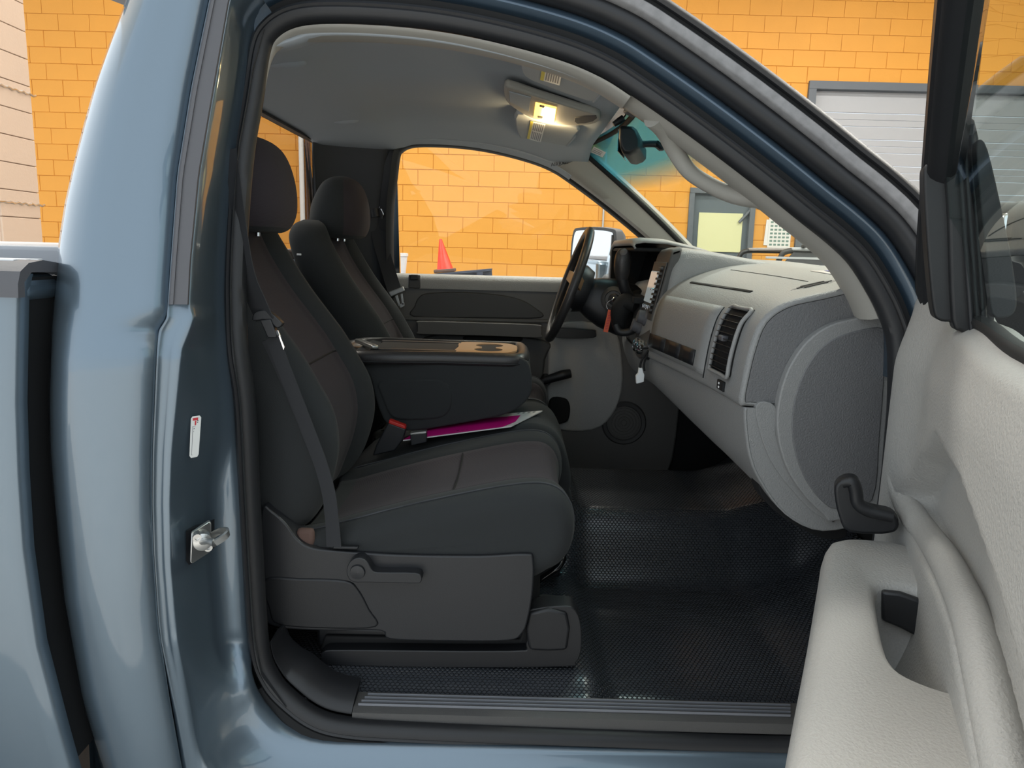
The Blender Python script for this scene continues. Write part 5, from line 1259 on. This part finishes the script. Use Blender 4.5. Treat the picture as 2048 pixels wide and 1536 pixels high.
# tan insert with two cup holders and a long tray: plate with holes made of ring lofts
tz = zl - .003
cxs = atz(975, 706, zl).x
Xi0, Xi1 = atz(918, 708, zl).x, x1 - .034
plate = [Vector((p[0], p[1], 0)) for p in cr([(Xi0 - .01, -.108), (cxs, -.112), (Xi1 - .03, -.105), (Xi1, -.06), (Xi1 + .004, 0), (Xi1, .06), (Xi1 - .03, .105), (cxs, .112), (Xi0 - .01, .108), (Xi0 - .012, 0)], 4, closed=True)]
def inplate(p): return True
def plate_with_holes(z):
    """tan plate: outline + cup outlines, triangulated"""
    bm = bmesh.new()
    def loop(P):
        vs = [bm.verts.new((p.x, p.y, z)) for p in P]
        return [bm.edges.new((vs[i], vs[(i + 1) % len(vs)])) for i in range(len(vs))]
    ed = loop(plate)
    # two cups joined by a channel
    R = .040; off_ = .046; P = []
    for k in range(23): a = math.radians(-150 + k * 300 / 22) - math.pi / 2; P.append(Vector((cxs + R * math.cos(a), -off_ + R * math.sin(a), 0)))
    for k in range(23): a = math.radians(-150 + k * 300 / 22) + math.pi / 2; P.append(Vector((cxs + R * math.cos(a), off_ + R * math.sin(a), 0)))
    ed += loop(P)
    bmesh.ops.triangle_fill(bm, edges=ed, use_beauty=True)
    me = bpy.data.meshes.new('m'); bm.to_mesh(me); bm.free()
    o = bpy.data.objects.new('cup_holder_plate', me); COL.objects.link(o); me.materials.append(MATS['tan_plastic']); setpar(o, cs)
    md = o.modifiers.new('s', 'SOLIDIFY'); md.thickness = .004; md.offset = 0
    return P
cupP = plate_with_holes(tz + .003)
wallr = [[Vector((p.x, p.y, z)) for p in cupP] for z in (tz + .003, tz - .004)]
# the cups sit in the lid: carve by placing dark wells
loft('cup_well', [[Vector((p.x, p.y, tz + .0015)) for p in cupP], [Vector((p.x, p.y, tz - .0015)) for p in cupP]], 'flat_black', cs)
box('tray', ((x0 + Xi0) / 2 + .03, 0, tz + .0005), (Xi0 - x0 - .09, .16, .006), 'flat_black', cs, bevel=.002)
for s in (-1, 1): box('tray_rim', ((x0 + Xi0) / 2 + .03, s * .092, tz + .002), (Xi0 - x0 - .08, .022, .008), 'black_plastic', cs, bevel=.003)
box('hinge_bar', (x0 + .05, -.04, zl + .008), (.02, .16, .012), 'steel', cs, bevel=.004, rot=(0, 0, .5))
# back of the centre seat
ob = thing('centre_seat_back', (-.66, 0, .9), 'black upright panel standing between the two seat backs', 'panel')
loft('panel', [[Vector((x, y, z)) for x, y in ((-.705 + .0 * z, -.10), (-.705, .12), (xf, .12), (xf, -.10))] for z, xf in ((.95, -.60), (1.2, -.63), (1.44, -.665), (1.48, -.675))], 'flat_black', ob, bevel=.006)
box('latch_tab', at(598, 509, -.11) + Vector((0, 0, 0)), (.012, .003, .005), 'white', ob, bevel=.001)
# brochure lying on the centre cushion
br = thing('brochure', atz(940, 850, 1.03), 'magenta and white printed folder lying under the centre armrest', 'brochure')
def bp_(px): return atz(*px, 1.02)
b4 = [at(812, 868, -.17), at(1030, 852, -.17), at(1086, 821, .02), at(905, 838, .06)]
b4 = [at(806, 880, -.185), at(1022, 852, -.185), at(1085, 821, -.03), at(880, 838, -.03)]
prism('folder', b4, (0, 0, -.003), 'paper', br)
def bq(u, v, l): p = b4[0].lerp(b4[1], u).lerp(b4[3].lerp(b4[2], u), v); return p + Vector((0, 0, l))
prism('magenta_field', [bq(.0, .0, .0006), bq(.92, .0, .0006), bq(.95, .3, .0006), bq(.86, .75, .0006), bq(.0, .75, .0006)], (0, 0, .0004), 'magenta', br)
for k in range(6): prism('print_mark', [bq(.46 + .045 * k, .10, .0012), bq(.48 + .045 * k, .10, .0012), bq(.49 + .045 * k, .24, .0012), bq(.465 + .045 * k, .24, .0012)], (0, 0, .0003), 'magenta_dark', br)
for k in range(4): prism('print_mark', [bq(.78 + .05 * k, .9, .0008), bq(.80 + .05 * k, .9, .0008), bq(.80 + .05 * k, .95, .0008), bq(.78 + .05 * k, .95, .0008)], (0, 0, .0003), 'print_grey', br)
# ------------------------------------------------------------------ belts and buckles
bl = thing('passenger_seat_belt', at(672, 1092, -.71), 'grey passenger seat belt hanging beside the near seat', 'seat belt')
wd = Vector((.95, .25, .1))
ribbon('shoulder_webbing', [at(452, 300, -.76), at(470, 440, -.765), at(488, 540, -.76), at(512, 600, -.75), at(530, 640, -.742)], .046, .0016, [(.8, -.3, -.2)] * 5, 'webbing', bl)
ribbon('lap_webbing', [at(545, 676, -.742), at(575, 755, -.736), at(612, 850, -.728), at(642, 930, -.724), at(658, 990, -.722), at(664, 1040, -.722), at(668, 1094, -.716)], .030, .0016, [(.9, -.3, .4)] * 6 + [(1, -.1, 0)], 'webbing', bl)
ribbon('lap_webbing', [at(533, 680, -.735), at(566, 752, -.730), at(606, 850, -.722), at(648, 960, -.718), at(660, 1040, -.718), at(668, 1092, -.712)], .022, .0014, [(.9, -.35, .35)] * 6, 'webbing', bl)
tg = prism('latch_plate', [Vector(p) for p in cr([at(a, b, -.752) for a, b in ((504, 636), (510, 624), (530, 620), (545, 628), (563, 645), (562, 652), (552, 656), (535, 640), (508, 642))], 3, closed=True)], (0, .016, 0), 'black_plastic', bl, bevel=.005)
prism('latch_housing', [at(a, b, -.756) for a, b in ((519, 640), (541, 638), (554, 672), (552, 676), (535, 676))], (0, .018, 0), 'black_plastic', bl, bevel=.003)
prism('latch_tongue', [at(a, b, -.748) for a, b in ((553, 660), (556, 661), (569, 694), (567, 700))], (0, .004, 0), 'chrome', bl)
box('anchor_slot', at(692, 1094, -.712), (.05, .012, .006), 'black_plastic', bl, bevel=.002)
db = thing('driver_seat_belt', at(755, 430, .73), 'grey driver seat belt hanging from the far pillar', 'seat belt')
ribbon('webbing', [at(750, 438, .735), at(762, 490, .73), at(778, 545, .725), at(790, 585, .715)], .052, .0016, [(1, .1, .1)] * 4, 'webbing', db)
lathe('ring_cover', at(742, 395, .75), (0, -1, 0), [(.038, -.03), (.038, .0), (.03, .012), (0, .016)], 'black_plastic', db, n=24)
tube('height_adjuster', [at(744, 372, .755), at(745, 400, .745), at(752, 436, .735)], [.02, .028, .022], 'black_plastic', db)
tube('guide_ring', [at(757, 412, .73), at(764, 420, .722), at(767, 430, .722), at(764, 437, .73)], .004, 'chrome', db, n=8)
prism('tongue_bar', [at(a, b, .705) for a, b in ((776, 584), (806, 573), (810, 582), (781, 594))], (0, .012, 0), 'steel', db, bevel=.003)
Ht = [(789, 592), (806, 586), (804, 594), (808, 610), (806, 614), (800, 615), (796, 612)]
prism('tongue_leg', [at(a, b, .703) for a, b in ((790, 592), (795, 590), (801, 612), (797, 613))], (0, .004, 0), 'steel', db, bevel=.001)
prism('tongue_leg', [at(a, b, .703) for a, b in ((801, 588), (805, 587), (808, 609), (804, 611))], (0, .004, 0), 'steel', db, bevel=.001)
prism('tongue_tip', [at(a, b, .703) for a, b in ((797, 609), (808, 605), (809, 612), (801, 616))], (0, .004, 0), 'steel', db, bevel=.001)
b1 = thing('seat_belt_buckle', at(760, 890, -.20), 'dark buckle with red button beside the near seat cushion', 'buckle', 'belt buckles')
prism('buckle_body', [at(a, b, -.205) for a, b in ((776, 845), (812, 858), (806, 880), (790, 902), (745, 912), (752, 890))], (0, .022, 0), 'charcoal_plastic', b1, bevel=.004)
prism('release_button', [at(a, b, -.207) for a, b in ((778, 840), (810, 852), (811, 859), (777, 847))], (0, .024, 0), 'red_plastic', b1, bevel=.002)
b2 = thing('seat_belt_buckle', at(836, 880, -.19), 'small dark buckle half sunk beside the magenta folder', 'buckle', 'belt buckles')
prism('buckle_body', [at(a, b, -.20) for a, b in ((820, 869), (850, 864), (853, 866), (853, 885), (822, 892))], (0, .02, 0), 'charcoal_plastic', b2, bevel=.003)
prism('buckle_rim', [at(a, b, -.203) for a, b in ((820, 866), (852, 863), (853, 867), (821, 870))], (0, .024, 0), 'steel', b2, bevel=.001)
# ------------------------------------------------------------------ striker and jamb sticker
sk = thing('door_striker', at(415, 1085, -.90), 'steel door striker bolted to the pillar jamb', 'striker')
ys0, ys1 = -.925, -.885
prism('backing_plate', [at(372, 1062, -.915), at(372, 1122, -.915), at(378, 1130, -.915), at(420, 1104, -.875), at(420, 1046, -.875)], (.0, .02, 0), 'black_plastic', sk)
prism('striker_plate', [at(383, 1066, -.935), at(380, 1125, -.935), at(385, 1128, -.935), at(422, 1104, -.895), at(423, 1047, -.895), at(418, 1042, -.895)], (-.004, .008, 0), 'steel', sk, bevel=.002)
lathe('washer', at(405, 1083, -.93), (.45, -.85, 0), [(.015, -.02), (.015, .004), (.010, .006), (0, .006)], 'steel', sk, n=20)
lathe('bolt', at(394, 1075, -.938), (.45, -.85, 0), [(.007, -.02), (.007, .004), (.004, .004), (.004, .001), (0, .001)], 'steel', sk, n=12)
lathe('bolt', at(416, 1094, -.925), (.45, -.85, 0), [(.007, -.02), (.007, .004), (.004, .004), (.004, .001), (0, .001)], 'steel', sk, n=12)
tube('striker_pin', [at(405, 1083, -.935), at(418, 1083, -.95), at(430, 1085, -.955)], [.006, .005, .008], 'steel', sk, n=10)
ribbon('striker_loop', [at(422, 1072, -.90), at(440, 1062, -.91), at(453, 1061, -.93), at(456, 1066, -.945), at(446, 1076, -.952), at(430, 1086, -.957)], .011, .004, (0, -.3, 1), 'steel', sk)
stc = [at(a, b, lambda z, q=q_: q + tum(z)) for a, b, q_ in ((391, 830, -.906), (405, 828, -.898), (408, 832, -.897), (403, 905, -.898), (400, 910, -.899), (388, 912, -.910), (385, 908, -.912), (388, 834, -.908))]
sx = thing('jamb_sticker', stc[0], 'small white certification sticker on the dark pillar jamb', 'sticker')
stc = [p + Vector((0, -.012, 0)) for p in stc]
prism('sticker', stc, (0, .001, 0), 'white_vinyl', sx)
A, B, C_, D_ = stc[0], stc[1], stc[4], stc[5]
q4 = lambda u, v: A.lerp(B, u).lerp(D_.lerp(C_, u), v) + Vector((0, -.0008, 0))
def sq(name, u0, u1, v0, v1, m): prism(name, [q4(u0, v0), q4(u1, v0), q4(u1, v1), q4(u0, v1)], (0, .0005, 0), m, sx)
sq('red_print', .08, .85, .04, .10, 'print_red'); sq('red_emblem', .40, .62, .11, .22, 'print_red')
for k, (v0, ln_) in enumerate([(.10, .03), (.14, .04), (.20, .04), (.26, .045), (.32, .04), (.375, .035), (.425, .03), (.47, .035), (.52, .04), (.575, .035), (.68, .06), (.755, .04), (.81, .05), (.875, .04)]):
    sq('printed_letter', .74, .90, v0, v0 + ln_ * .75, 'print_black')
sq('frame_line', .10, .16, .24, .93, 'print_grey'); sq('frame_line', .60, .63, .24, .93, 'print_grey'); sq('frame_line', .10, .63, .925, .935, 'print_grey'); sq('frame_line', .10, .63, .235, .245, 'print_grey')
for k in range(9): sq('small_text', .28, .48, .28 + .07 * k, .31 + .07 * k, 'print_grey')
